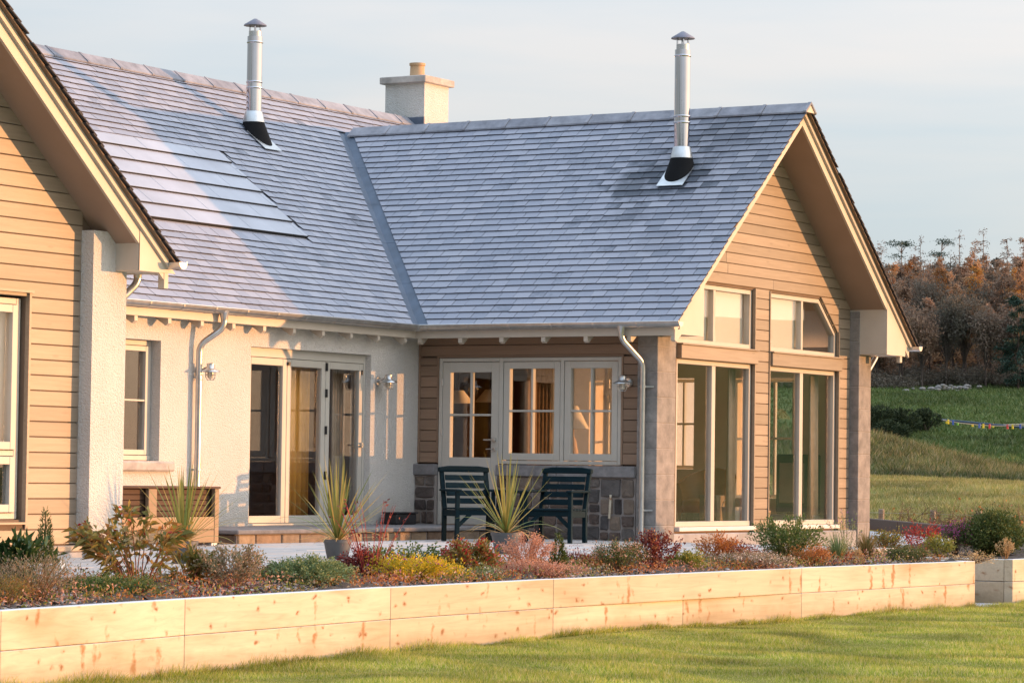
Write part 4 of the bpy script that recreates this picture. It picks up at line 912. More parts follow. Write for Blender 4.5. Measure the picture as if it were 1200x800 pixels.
# frosty yard beside the house with its timber edging
yard = [(-9.0, 27.5), (2.25, 12.2), (3.9, 8.0), (3.9, 6.3), (-9, 6.3)]
MB().prism(yard, lambda u, v, d: (u, v, d), -0.98, -0.13).build('gravel_yard', 'pale_gravel', kind='structure')
e1, e2 = Vector((-7.0, 25.8, 0)), Vector((2.25, 12.02, 0)); t = thing('timber_edging', 'long dark timber edging beam along the frosty gravel yard beside the house', 'edging', (-2.4, 19, -0.13))
L = (e2 - e1) / 4
for k in range(4): MB().bar(e1 + L * k + L * 0.004 + Vector((0, 0, -0.02)), e1 + L * (k + 1) - L * 0.004 + Vector((0, 0, -0.02)), 0.14, 0.2).build('beam', 'logdark', t, bevel=0.01)
# loose slate and bark chips on the bed
def scatter_chips(name, n, f, label, smin, smax):
    P = f(n); sz = rng.uniform(smin, smax, n); a = rng.uniform(0, 6.28, n); tl = rng.normal(0, 0.35, (n, 2))
    u = np.stack([np.cos(a), np.sin(a), tl[:, 0]], -1) * sz[:, None]; v = np.stack([-np.sin(a), np.cos(a), tl[:, 1]], -1) * (sz * rng.uniform(0.4, 0.9, n))[:, None]
    up = np.array([0, 0, 1.0]) * (sz * 0.3)[:, None]; c = P
    V = np.stack([c - u - v, c + u - v * .8, c + u * .9 + v, c - u * .8 + v, c - u * .8 - v * .7 + up, c + u * .8 - v * .7 + up, c + u * .7 + v * .8 + up, c - u * .7 + v * .8 + up], 1).reshape(-1, 3)
    base = np.arange(n)[:, None, None] * 8; F = (base + np.array([(4, 5, 6, 7), (0, 1, 5, 4), (1, 2, 6, 5), (2, 3, 7, 6), (3, 0, 4, 7)])[None]).reshape(-1, 4)
    o = np_mesh(name, V, F, 'chips', kind='stuff'); o['label'] = label; o['category'] = 'mulch'; return o
def bedpts(n):
    y = rng.uniform(-19.5, -1.0, n); xe = np.interp(y, WY, WX) - 0.12; tq = rng.uniform(0, 1, n); x = 6.56 + (xe - 6.56) * tq; return np.stack([x, y, -0.14 + 0.09 * (1 - tq) + rng.uniform(-0.01, 0.02, n)], -1)
scatter_chips('mulch', 14000, bedpts, 'loose slate and bark chips covering the flower bed', 0.008, 0.028)

# ------------------------------------------------------------------ timber retaining walls, sleeper by sleeper
def sleeper(parent, a, b, z0, z1, th, side=-1):
    a, b = Vector((*a, 0)), Vector((*b, 0)); d = (b - a).normalized(); nrm = Vector((d.y, -d.x, 0)); g = 0.0025
    mid = (z0 + z1) / 2; o = nrm * (-th / 2)
    return MB().bar(a + d * g + o + Vector((0, 0, mid)), b - d * g + o + Vector((0, 0, mid)), th, z1 - z0 - 0.003).build('sleeper', 'sleeper', parent, bevel=0.006, seg=2)
sw_ = thing('sleeper_wall', 'long low retaining wall of fresh pale timber sleepers in two courses', 'retaining wall', (7.8, -9.8, -0.62))
JY = [-20.6, -17.96, -15.66, -12.62, -9.84, -4.91, -0.78]; wj = lambda y: (float(np.interp(y, WY, WX)), y)
rr = random.Random(12)
for a, c in zip(JY, JY[1:]):
    sleeper(sw_, wj(a), wj(c), -0.355, -0.10 + rr.uniform(-0.004, 0.003), 0.105)
J2 = [-20.6, -17.96, -15.66, -12.62, -9.84, -7.37, -4.91, -0.78]
for a, c in zip(J2, J2[1:]):
    sleeper(sw_, wj(a), wj(c), -0.66, -0.355, 0.105 + rr.uniform(-0.003, 0.004))
for z0, z1 in ((-0.355, -0.10), (-0.66, -0.357)): sleeper(sw_, (7.79, -0.79), (6.55, -0.79), z0, z1, 0.10)
s2 = thing('sleeper_wall', 'second sleeper wall with its shaded end facing the path at the right', 'retaining wall', (7.9, 0.3, -0.62))
for z0, z1 in ((-0.355, -0.10), (-0.66, -0.357)):
    sleeper(s2, (7.95, 0.22), (7.95, 3.2), z0, z1, 0.105); sleeper(s2, (7.95, 3.2), (7.95, 6.4), z0, z1, 0.105); sleeper(s2, (7.95, 6.4), (7.95, 9.6), z0, z1, 0.105)
    sleeper(s2, (4.9, 0.226), (7.843, 0.226), z0, z1 - 0.002, 0.10)
t = thing('stone_pot', 'small pale stone bollard standing on the path against the end of the pale sleeper wall', 'bollard', (7.42, 0.02, -0.607))
MB().lathe([(0.085, 0), (0.09, 0.02), (0.085, 0.16), (0.075, 0.18)], t.location, 20).build('body', 'copestone', t, smooth=True)
t = thing('boulder', 'small rounded white stone at the foot of the left gable wall', 'stone', (5.7, -14.15, -0.03))
b = MB().lathe([(0.0, 0.0), (0.04, 0.0), (0.055, 0.04), (0.05, 0.08), (0.03, 0.11), (0.0, 0.12)], t.location, 10); b.build('rock', 'white', t, smooth=True)

# ------------------------------------------------------------------ plants
def unit(a): return a / (np.linalg.norm(a, axis=-1, keepdims=True) + 1e-9)
def leaf_arrays(P, Dr, L, Wd, r_, fold=0.25, droop=0.2):
    n = len(P); Dr = unit(Dr); S = unit(np.cross(Dr, r_.normal(0, 1, (n, 3)))); U = np.cross(S, Dr)
    L = np.broadcast_to(L, (n,))[:, None]; Wd = np.broadcast_to(Wd, (n,))[:, None]
    mid = P + Dr * L * 0.45; tip = P + Dr * L - np.array([0, 0, 1]) * L * droop
    V = np.stack([P, mid + S * Wd / 2 + U * Wd * fold, tip, mid - S * Wd / 2 + U * Wd * fold], 1).reshape(-1, 3)
    b = np.arange(n)[:, None, None] * 4; F = (b + np.array([(0, 1, 2), (0, 2, 3)])[None]).reshape(-1, 3)
    return V, F
def join(parts):
    Vs, Fs, o = [], [], 0
    for V, F in parts: Vs.append(V); Fs.append(F + o); o += len(V)
    return np.concatenate(Vs), np.concatenate(Fs)
def stem_arrays(A, B, r0, r1):                                      # triangular tapering twigs, vectorised
    A, B = np.asarray(A, float), np.asarray(B, float); n = len(A); d = unit(B - A); u = unit(np.cross(d, np.array([0.3, 0.7, 0.64]))); w = np.cross(d, u); vs = []
    for P, r in ((A, r0), (B, r1)):
        r = np.broadcast_to(r, (n,))[:, None]
        for k in range(3): a = 2.0944 * k; vs.append(P + (u * math.cos(a) + w * math.sin(a)) * r)
    V = np.stack(vs, 1).reshape(-1, 3); b = np.arange(n)[:, None, None] * 6
    F = (b + np.array([(0, 1, 4), (0, 4, 3), (1, 2, 5), (1, 5, 4), (2, 0, 3), (2, 3, 5)])[None]).reshape(-1, 3); return V, F
def bezier(A, Bm, Cc, t): t = np.asarray(t)[..., None]; return (1 - t) ** 2 * A + 2 * t * (1 - t) * Bm + t * t * Cc
stem_mats = {}
def woody(c):
    k = str(c)
    if k not in stem_mats: stem_mats[k] = plain('bark_' + str(len(stem_mats)), c, 0.8, var=0.25, nscale=20)
    return stem_mats[k]
def bush(name, label, cat, loc, h, w, leafmat, n=900, L=0.05, Wd=0.022, ns=26, top=0.35, stemc=(0.10, 0.06, 0.035), spread=0.03, up=0.35, droop=0.2, flat=0.0, seed=0, flowers=None, group=None, sr=0.004, tmin=0.3):
    n = int(n * 2.0); ns = int(ns * 1.3); h *= 1.08; w *= 1.2; r_ = np.random.default_rng(seed + 100); t = thing(name, label, cat, loc, group)
    ph = r_.uniform(0, 6.283, ns); rad = np.sqrt(r_.uniform(0.02, 1, ns)); e = np.stack([np.cos(ph) * rad * w / 2, np.sin(ph) * rad * w / 2, h * (1 - top * rad ** 2) * r_.uniform(0.72, 1.0, ns)], -1)
    a = e * np.array([0.12, 0.12, 0]); m = e * np.array([0.45, 0.45, 0.62]) + r_.normal(0, 0.03 * w, (ns, 3))
    parts = []
    for t0, t1 in ((0, .34), (.34, .67), (.67, 1.0)): parts.append(stem_arrays(bezier(a, m, e, np.full(ns, t0)), bezier(a, m, e, np.full(ns, t1)), sr * (1 - t0 * .7), sr * (1 - t1 * .7)))
    V, F = join(parts); np_mesh('stems', V, F, woody(stemc), t, 'stuff')
    k = r_.integers(0, ns, n); tt = tmin + (1 - tmin) * np.sqrt(r_.uniform(0, 1, n)); P = bezier(a[k], m[k], e[k], tt) + r_.normal(0, spread, (n, 3)); P[:, 2] = np.maximum(P[:, 2], 0.005)
    out = P - np.array([0, 0, h * 0.3]); Dv = unit(out) * 0.8 + r_.normal(0, 0.55, (n, 3)) + np.array([0, 0, up]); Dv[:, 2] *= (1 - flat)
    V, F = leaf_arrays(P, Dv, L * r_.uniform(0.6, 1.25, n), Wd * r_.uniform(0.7, 1.2, n), r_, droop=droop); np_mesh('foliage', V, F, leafmat, t, 'stuff')
    if flowers:
        fm_, fn_, fL, fW = flowers; k = r_.integers(0, ns, fn_); P = bezier(a[k], m[k], e[k], r_.uniform(0.82, 1.06, fn_)) + r_.normal(0, spread * 0.8, (fn_, 3))
        V, F = leaf_arrays(P, r_.normal(0, 0.8, (fn_, 3)) + np.array([0, 0, 0.7]), fL * r_.uniform(0.7, 1.3, fn_), fW, r_); np_mesh('flowers', V, F, fm_, t, 'stuff')
    return t
def conifer(name, label, cat, loc, h, w, leafmat, n=1500, L=0.035, Wd=0.008, power=1.0, seed=0, trunk=0.0, group=None, tipup=0.6):
    r_ = np.random.default_rng(seed + 300); t = thing(name, label, cat, loc, group)
    MB().tube([(loc[0], loc[1], loc[2] - 0.02), (loc[0], loc[1], loc[2] + h * 0.95)], [0.012 * h / 0.5, 0.003], 6).build('trunk', woody((0.09, 0.055, 0.03)), t)
    z = trunk + (h - trunk) * (1 - np.sqrt(r_.uniform(0, 1, n))); prof = (w / 2) * np.clip((h - z) / (h - trunk), 0.03, 1) ** power
    ph = r_.uniform(0, 6.283, n); lob = 0.8 + 0.2 * np.sin(ph * 5 + z * 40); rad = prof * np.sqrt(r_.uniform(0.25, 1, n)) * lob
    P = np.stack([np.cos(ph) * rad, np.sin(ph) * rad, z], -1); Dv = np.stack([np.cos(ph), np.sin(ph), np.full(n, tipup)], -1) + r_.normal(0, 0.35, (n, 3))
    V, F = leaf_arrays(P, Dv, L * r_.uniform(0.7, 1.3, n), Wd, r_, droop=0.0); np_mesh('crown', V, F, leafmat, t, 'stuff'); return t
def tuft(name, label, cat, loc, h, w, leafmat, n=120, wd=0.008, seed=0, tips=None):
    r_ = np.random.default_rng(seed + 500); t = thing(name, label, cat, loc); segs = 5; parts = []
    ph = r_.uniform(0, 6.283, n); rr_ = r_.uniform(0.1, 1, n); hh = h * r_.uniform(0.6, 1.05, n); S = np.stack([-np.sin(ph), np.cos(ph), 0 * ph], -1)
    P = lambda s: np.stack([np.cos(ph) * (0.02 + rr_ * w / 2 * s ** 1.6), np.sin(ph) * (0.02 + rr_ * w / 2 * s ** 1.6), hh * (s - 0.35 * rr_ * s ** 3)], -1)
    Vs = []
    for i in range(segs + 1): s = i / segs; q = P(s); k = (wd * (1 - s) ** 0.6 + 0.0006) / 2; Vs += [q - S * k, q + S * k]
    V = np.stack(Vs, 1).reshape(-1, 3); b = np.arange(n)[:, None, None] * (2 * (segs + 1)); F = (b + np.array([(2 * i, 2 * i + 1, 2 * i + 3, 2 * i + 2) for i in range(segs)])[None]).reshape(-1, 4)
    np_mesh('blades', V, F, leafmat, t, 'stuff')
    if tips:
        q = P(np.full(n, 0.0)[0] + 1.0); V, F = leaf_arrays(np.repeat(q, 6, 0) + r_.normal(0, 0.012, (6 * n, 3)), r_.normal(0, 0.6, (6 * n, 3)) + np.array([0, 0, 0.8]), 0.02, 0.009, r_); np_mesh('flowers', V, F, tips, t)
    return t
G_dk = m_leaf('dark_evergreen', [(0.018, 0.035, 0.012), (0.03, 0.06, 0.018), (0.06, 0.09, 0.025)], 0.2, 0.35)
G_md = m_leaf('mid_green', [(0.05, 0.085, 0.025), (0.085, 0.13, 0.035), (0.15, 0.17, 0.055)], 0.35)
G_ol = m_leaf('olive_bronze', [(0.10, 0.115, 0.03), (0.16, 0.145, 0.04), (0.24, 0.17, 0.05), (0.30, 0.13, 0.04)], 0.35)
G_sv = m_leaf('silver_pink', [(0.10, 0.12, 0.06), (0.17, 0.16, 0.09), (0.30, 0.22, 0.15), (0.38, 0.24, 0.16)], 0.3)
G_gy = m_leaf('grey_green', [(0.09, 0.14, 0.06), (0.15, 0.20, 0.085), (0.27, 0.29, 0.13)], 0.25)
G_yl = m_leaf('yellow_autumn', [(0.22, 0.22, 0.02), (0.46, 0.34, 0.02), (0.60, 0.40, 0.03)], 0.35)
G_rd = m_leaf('scarlet_tips', [(0.20, 0.012, 0.015), (0.31, 0.025, 0.026), (0.36, 0.075, 0.04)], 0.3)
G_dr = m_leaf('dark_red', [(0.07, 0.012, 0.015), (0.13, 0.025, 0.025), (0.22, 0.05, 0.035)], 0.3)
G_pk = m_leaf('dried_pink', [(0.30, 0.13, 0.08), (0.42, 0.21, 0.14), (0.50, 0.30, 0.22)], 0.3)
G_or = m_leaf('rust_orange', [(0.22, 0.07, 0.02), (0.36, 0.13, 0.035), (0.45, 0.20, 0.06)], 0.35)
G_st = m_leaf('straw_dry', [(0.28, 0.19, 0.09), (0.40, 0.28, 0.14), (0.50, 0.38, 0.22)], 0.3)
G_yg = m_leaf('yellow_green', [(0.09, 0.11, 0.02), (0.17, 0.17, 0.03), (0.30, 0.26, 0.05)], 0.35)
G_lm = m_leaf('conifer_green', [(0.03, 0.055, 0.015), (0.07, 0.10, 0.025), (0.13, 0.14, 0.04)], 0.2)
G_mg = m_leaf('magenta_petal', [(0.22, 0.02, 0.12), (0.36, 0.05, 0.22), (0.42, 0.12, 0.30)], 0.3)
G_wh = m_leaf('pale_petal', [(0.50, 0.36, 0.30), (0.60, 0.48, 0.40), (0.62, 0.55, 0.50)], 0.3)
def yx(px, X):                                                     # row along the bed where a plant stands, from its bearing
    v = fh + rh * ((px - 600) / 3596.6); return CAM.y + (X - CAM.x) / v.x * v.y
SZ = -0.15
def B(px, X): return (X, yx(px, X), SZ)
bush('evergreen_shrub', 'glossy dark green broad-leaved shrub at the far left of the bed', 'shrub', B(18, 6.75), 0.42, 0.62, G_dk, 420, 0.11, 0.04, 24, droop=0.15, seed=1)
bush('heather', 'straggly brown and straw heather leaning over the left end of the timber wall', 'heather', B(46, 7.55), 0.36, 0.62, G_sv, 1500, 0.03, 0.006, 60, stemc=(0.22, 0.13, 0.06), up=0.9, seed=2)
bush('heather', 'low olive heather with pale specks at the left edge of the photograph', 'heather', B(8, 7.6), 0.22, 0.40, G_ol, 900, 0.03, 0.006, 40, stemc=(0.2, 0.12, 0.06), up=0.8, seed=32)
conifer('columnar_conifer', 'slim upright conifer with a bare lower stem in front of the left gable', 'conifer', B(57, 6.2), 0.66, 0.16, G_lm, 1300, 0.03, 0.007, 0.55, seed=3, trunk=0.24, tipup=1.4)
bush('juniper', 'low spreading bright green juniper just behind the timber wall', 'juniper', B(135, 7.35), 0.17, 0.66, G_md, 2600, 0.045, 0.007, 50, 0.5, up=0.3, seed=4)
bush('tall_leafy_shrub', 'tall open shrub with arching reddish stems and bronze-edged leaves', 'shrub', B(168, 7.05), 0.66, 0.88, G_ol, 330, 0.105, 0.036, 17, 0.35, (0.17, 0.06, 0.03), 0.02, 0.15, 0.35, seed=5, sr=0.007, flowers=(G_rd, 26, 0.05, 0.02))
bush('bronze_shrub', 'small bronze and gold leaved shrub beside the tall open shrub', 'shrub', B(226, 6.85), 0.30, 0.42, G_ol, 150, 0.095, 0.034, 10, 0.3, (0.2, 0.08, 0.03), 0.02, seed=6)
bush('silvery_shrub', 'upright silvery shrub with pinkish dried seed heads', 'shrub', B(276, 7.2), 0.37, 0.50, G_sv, 1500, 0.028, 0.013, 40, 0.25, (0.2, 0.12, 0.07), 0.02, 0.8, seed=7)
bush('dried_sedum', 'low reddish brown dried clump left of the round grey-green dome', 'perennial', B(319, 6.85), 0.17, 0.22, G_dr, 420, 0.03, 0.012, 22, seed=8)
bush('dome_shrub', 'round grey-green dome shrub with small tight leaves', 'shrub', B(363, 7.15), 0.25, 0.68, G_gy, 4200, 0.032, 0.011, 120, 0.45, (0.1, 0.09, 0.05), 0.022, 0.5, seed=9, tmin=0.55)
dg = bush('dogwood', 'leafless dogwood with thin upright red stems', 'shrub', B(438, 7.0), 0.70, 0.62, G_dr, 26, 0.04, 0.02, 15, 0.1, (0.30, 0.035, 0.03), 0.02, seed=10, sr=0.005)
bush('dark_red_shrub', 'compact dark red leaved clump at the base of the red dogwood stems', 'shrub', B(424, 6.85), 0.29, 0.36, G_dr, 800, 0.035, 0.018, 30, seed=11)
bush('small_leaved_shrub', 'loose small-leaved green shrub behind the yellow and pink one', 'shrub', B(488, 6.65), 0.32, 0.50, G_md, 420, 0.035, 0.018, 22, 0.2, (0.08, 0.06, 0.03), 0.02, 0.5, seed=12)
bush('yellow_shrub', 'bright yellow low shrub sprinkled with pink flowers', 'shrub', B(481, 7.2), 0.25, 0.70, G_yl, 1900, 0.035, 0.011, 60, 0.3, (0.16, 0.13, 0.04), 0.022, 0.7, seed=13, flowers=(G_mg, 150, 0.026, 0.014))
bush('small_leaved_shrub', 'taller loose green sprigs behind the left end of the yellow shrub', 'shrub', B(455, 6.65), 0.34, 0.3, G_md, 260, 0.035, 0.018, 14, 0.2, (0.08, 0.06, 0.03), 0.02, 0.5, seed=33)
bush('red_topped_shrub', 'rounded green shrub topped with scarlet red young leaves', 'shrub', B(551, 7.0), 0.37, 0.50, G_ol, 1100, 0.045, 0.018, 40, 0.45, (0.1, 0.06, 0.03), 0.022, 0.7, seed=14, flowers=(G_rd, 420, 0.05, 0.018))
bush('yellow_sprig', 'small yellow and green sprig below the scarlet topped shrub', 'shrub', B(541, 7.3), 0.16, 0.24, G_yl, 120, 0.04, 0.018, 12, seed=34)
bush('silvery_mound', 'tiny silvery white mound of leaves below the scarlet topped shrub', 'perennial', B(572, 7.35), 0.12, 0.26, G_gy, 600, 0.03, 0.008, 26, seed=15, flowers=(G_wh, 160, 0.02, 0.012))
bush('astilbe', 'feathery dried pink astilbe plumes behind the middle of the wall', 'perennial', B(622, 7.0), 0.40, 0.50, G_pk, 1500, 0.022, 0.010, 38, 0.25, (0.3, 0.15, 0.08), 0.02, 0.9, seed=16, tmin=0.45)
bush('dried_sedum', 'wide low mat of dried pink-brown flower heads along the middle of the wall', 'perennial', B(632, 7.3), 0.17, 0.78, G_pk, 1900, 0.022, 0.010, 80, 0.2, (0.3, 0.15, 0.08), 0.02, 0.7, seed=35)
conifer('dwarf_conifer', 'dwarf pointed green conifer among the dried pink plumes', 'conifer', B(658, 7.1), 0.42, 0.24, G_lm, 1700, 0.04, 0.010, 0.8, seed=17, tipup=0.9)
bush('dark_heather', 'dark low heather right of the dwarf pointed conifer', 'heather', B(684, 6.75), 0.24, 0.28, G_dr, 600, 0.026, 0.007, 34, up=0.9, seed=18)
bush('dried_sedum', 'small rust orange clump between two dark heathers', 'perennial', B(699, 6.8), 0.20, 0.20, G_or, 360, 0.026, 0.014, 18, seed=19)
bush('tipped_heath', 'bushy dark green heath with pale pink tips', 'heath', B(728, 7.25), 0.33, 0.50, G_lm, 1700, 0.026, 0.008, 60, 0.25, (0.12, 0.07, 0.04), 0.02, 0.9, seed=20, flowers=(G_pk, 600, 0.022, 0.012))
bush('dark_red_shrub', 'taller dark red leaved shrub in front of the right gable corner', 'shrub', B(772, 7.15), 0.40, 0.46, G_dr, 700, 0.035, 0.018, 34, 0.3, (0.15, 0.05, 0.03), 0.022, 0.6, seed=21, flowers=(G_or, 160, 0.03, 0.014))
bush('dried_stalk', 'single thin dried flower stalk standing before the downpipe', 'perennial', B(760, 6.8), 0.36, 0.08, G_or, 40, 0.02, 0.01, 3, 0.1, (0.3, 0.14, 0.06), 0.01, 0.9, seed=37)
bush('bright_green_shrub', 'small bright green and yellow leaved shrub under the gable window', 'shrub', B(808, 7.25), 0.21, 0.30, G_yg, 520, 0.035, 0.018, 24, seed=22)
bush('rust_fern', 'rust orange dried fern clump under the gable windows', 'fern', B(846, 6.9), 0.38, 0.46, G_or, 900, 0.035, 0.012, 36, 0.3, (0.25, 0.1, 0.04), 0.02, 0.7, 0.3, seed=23)
bush('pale_pink_heath', 'low mat of pale pink dried heads left of the big green shrub', 'heath', B(880, 7.35), 0.19, 0.80, G_sv, 1500, 0.022, 0.009, 80, 0.2, (0.2, 0.1, 0.06), 0.02, 0.7, seed=24, flowers=(G_wh, 380, 0.02, 0.012))
bush('dark_red_shrub', 'small dark red sprigs left of the big green shrub', 'shrub', B(866, 7.0), 0.30, 0.34, G_dr, 340, 0.03, 0.015, 22, seed=36)
bush('big_green_shrub', 'largest upright green shrub, pale stemmed, in front of the gable mullion', 'shrub', B(923, 7.0), 0.55, 0.74, G_md, 1900, 0.045, 0.014, 60, 0.4, (0.14, 0.11, 0.05), 0.022, 0.9, seed=25, tmin=0.2)
bush('rust_fern', 'low rust orange clump at the foot of the big green shrub', 'fern', B(953, 7.4), 0.24, 0.40, G_or, 800, 0.03, 0.010, 36, seed=26)
tuft('blue_grass', 'bluish green grass tuft with violet flower stems right of the big green shrub', 'grass', B(984, 7.1), 0.44, 0.50, G_gy, 260, 0.008, seed=27, tips=None)
bush('lavender', 'lavender with a few violet flower spikes near the right gable pier', 'lavender', B(994, 6.9), 0.58, 0.36, G_gy, 260, 0.03, 0.006, 16, 0.2, (0.14, 0.15, 0.09), 0.01, 1.0, seed=38, flowers=(m_leaf('violet_petal', [(0.10, 0.04, 0.16), (0.2, 0.09, 0.28)], 0.3), 90, 0.02, 0.01))
conifer('golden_conifer', 'tiny golden pointed conifer close behind the wall', 'conifer', B(1008, 7.45), 0.23, 0.16, G_st, 700, 0.03, 0.008, 0.8, seed=28)
tuft('brown_grass', 'tall brown and olive grass clump beside the right gable pier', 'grass', B(1018, 7.0), 0.44, 0.44, m_leaf('brown_blade', [(0.10, 0.10, 0.03), (0.17, 0.13, 0.05), (0.28, 0.19, 0.08)], 0.3), 300, 0.008, seed=29)
bush('yellow_berry_shrub', 'dark shrub flecked yellow at the near edge of the gravel yard', 'shrub', (6.2, yx(1044, 6.2), SZ), 0.35, 0.40, G_ol, 700, 0.035, 0.016, 30, seed=30, flowers=(G_yl, 60, 0.03, 0.016))
bush('dark_heather', 'dense dark heather mound with brown tips at the right end of the wall', 'heather', B(1065, 7.42), 0.21, 0.46, G_lm, 1800, 0.024, 0.007, 80, 0.35, (0.1, 0.06, 0.03), 0.02, 0.8, seed=31, flowers=(G_st, 160, 0.018, 0.009))
bush('red_leaf_shrub', 'small crimson leaved shrub in the second bed', 'shrub', B(1083, 6.6), 0.44, 0.40, G_rd, 260, 0.04, 0.018, 20, 0.25, (0.2, 0.05, 0.03), 0.02, 0.7, seed=40)
bush('yellow_green_shrub', 'yellow-green small shrub below the magenta asters', 'shrub', B(1101, 6.9), 0.29, 0.36, G_yg, 620, 0.035, 0.015, 28, seed=41)
bush('aster', 'clump of magenta asters in flower in the second bed', 'aster', B(1120, 6.5), 0.46, 0.42, G_dk, 600, 0.03, 0.010, 30, 0.35, seed=42, flowers=(G_mg, 330, 0.028, 0.014))
bush('dark_evergreen', 'large dense dark green evergreen bush at the right edge of the second bed', 'shrub', B(1166, 6.9), 0.56, 0.76, G_lm, 7500, 0.042, 0.016, 170, 0.55, (0.08, 0.05, 0.03), 0.045, 0.6, seed=43, tmin=0.12)
bush('astilbe', 'short dried buff plume in front of the large dark evergreen', 'perennial', B(1180, 7.6), 0.27, 0.20, G_st, 420, 0.022, 0.010, 16, 0.3, (0.3, 0.18, 0.08), 0.012, 0.9, seed=44)
bush('dried_sedum', 'low buff dried heads along the top of the second sleeper wall', 'perennial', B(1140, 7.6), 0.10, 0.5, G_st, 500, 0.02, 0.010, 40, seed=45)

# low creeping cover of mixed dying foliage between the plants
cov = []
for k, (mt_, nn) in enumerate(((G_or, 4600), (G_pk, 4000), (G_ol, 5500), (G_dr, 3000), (G_yg, 3600), (G_sv, 3600))):
    q = bedpts(nn * 3); f = np.sin(q[:, 1] * 1.9 + k * 1.7) * np.sin(q[:, 1] * 0.83 + q[:, 0] * 5 + k * 2.3); q = q[f > 0.15][:nn]; q[:, 2] += 0.10 * rng.uniform(0, 1, len(q)) ** 1.5
    v, f_ = leaf_arrays(q, rng.normal(0, 0.7, (len(q), 3)) + np.array([0, 0, 0.7]), 0.035 * rng.uniform(0.6, 1.3, len(q)), 0.014, rng)
    o = np_mesh('ground_cover', v, f_, mt_, kind='stuff'); o['category'] = 'ground cover'; o['label'] = ('rust coloured', 'pinkish', 'olive bronze', 'dark red', 'yellow green', 'silvery')[k] + ' low leaves creeping over the bed between the plants'
# potted cordylines: every sword leaf a part
cord = m_leaf('cordyline_blade', [(0.09, 0.13, 0.035), (0.15, 0.18, 0.045), (0.25, 0.23, 0.06), (0.36, 0.25, 0.075)], 0.35, 0.45)
cord_old = m_leaf('cordyline_old_blade', [(0.40, 0.26, 0.10), (0.48, 0.24, 0.06)], 0.35, 0.5)
def cordyline(loc, label, hgt, spread, pr, ph_, seed, n=46):
    rr = random.Random(seed); t = thing('potted_cordyline', label, 'potted plant', loc, 'cordylines in grey pots along the patio deck')
    x, y, z = loc
    pot = MB().lathe([(pr * 0.72, 0), (pr * 0.74, 0.01), (pr * 0.96, ph_ - 0.03), (pr, ph_ - 0.03), (pr * 1.02, ph_), (pr * 0.93, ph_), (pr * 0.9, ph_ - 0.03)], loc, 28, True).build('pot', 'potgrey', t, smooth=True)
    MB().lathe([(pr * 0.91, ph_ - 0.032), (pr * 0.4, ph_ - 0.02), (0.0, ph_ - 0.018)], loc, 20, False).build('compost', 'soil', pot)
    for k in range(n):
        a = rr.uniform(0, 6.283); f = (k + 0.5) / n; lean = (0.06 + 1.25 * f ** 1.35) * spread; L = hgt * rr.uniform(0.72, 1.05) * (1.0 if f < 0.75 else 0.85); droop = (0.9 if f > 0.72 else 0.25 * f) * rr.uniform(0.5, 1.3)
        segs = 9; V = []; wd = rr.uniform(0.017, 0.027); p = Vector((x + math.cos(a) * 0.012, y + math.sin(a) * 0.012, z + ph_ - 0.02 + 0.05 * (1 - f))); el = math.pi / 2 - lean; sd = Vector((-math.sin(a), math.cos(a), 0))
        for i in range(segs + 1):
            s = i / segs; wi = wd * (0.75 + 0.9 * s - 1.62 * s * s) if s < 0.99 else 0.0008; d = Vector((math.cos(a) * math.cos(el), math.sin(a) * math.cos(el), math.sin(el))); nm = sd.cross(d)
            V += [tuple(p - sd * wi / 2 + nm * wi * 0.18), tuple(p), tuple(p + sd * wi / 2 + nm * wi * 0.18)]; p = p + d * (L / segs); el -= droop / segs * (0.4 + 1.6 * s)
        F = [q for i in range(segs) for q in ((3 * i, 3 * i + 1, 3 * i + 4, 3 * i + 3), (3 * i + 1, 3 * i + 2, 3 * i + 5, 3 * i + 4))]
        MB().add(V, F).build('leaf', cord_old if f > 0.86 else cord, t, smooth=True)
cordyline((5.2, -11.87, 0.003), 'potted cordyline with spiky leaves in front of the timber box', 0.70, 1.12, 0.125, 0.19, 1, 50)
cordyline((5.2, -9.52, 0.003), 'potted cordyline with arching orange leaves in front of the folding glass door', 0.76, 1.10, 0.132, 0.175, 2, 54)
cordyline((5.2, -6.50, 0.003), 'potted cordyline with upright yellow leaves in front of the garden chairs', 0.80, 1.12, 0.155, 0.21, 3, 56)

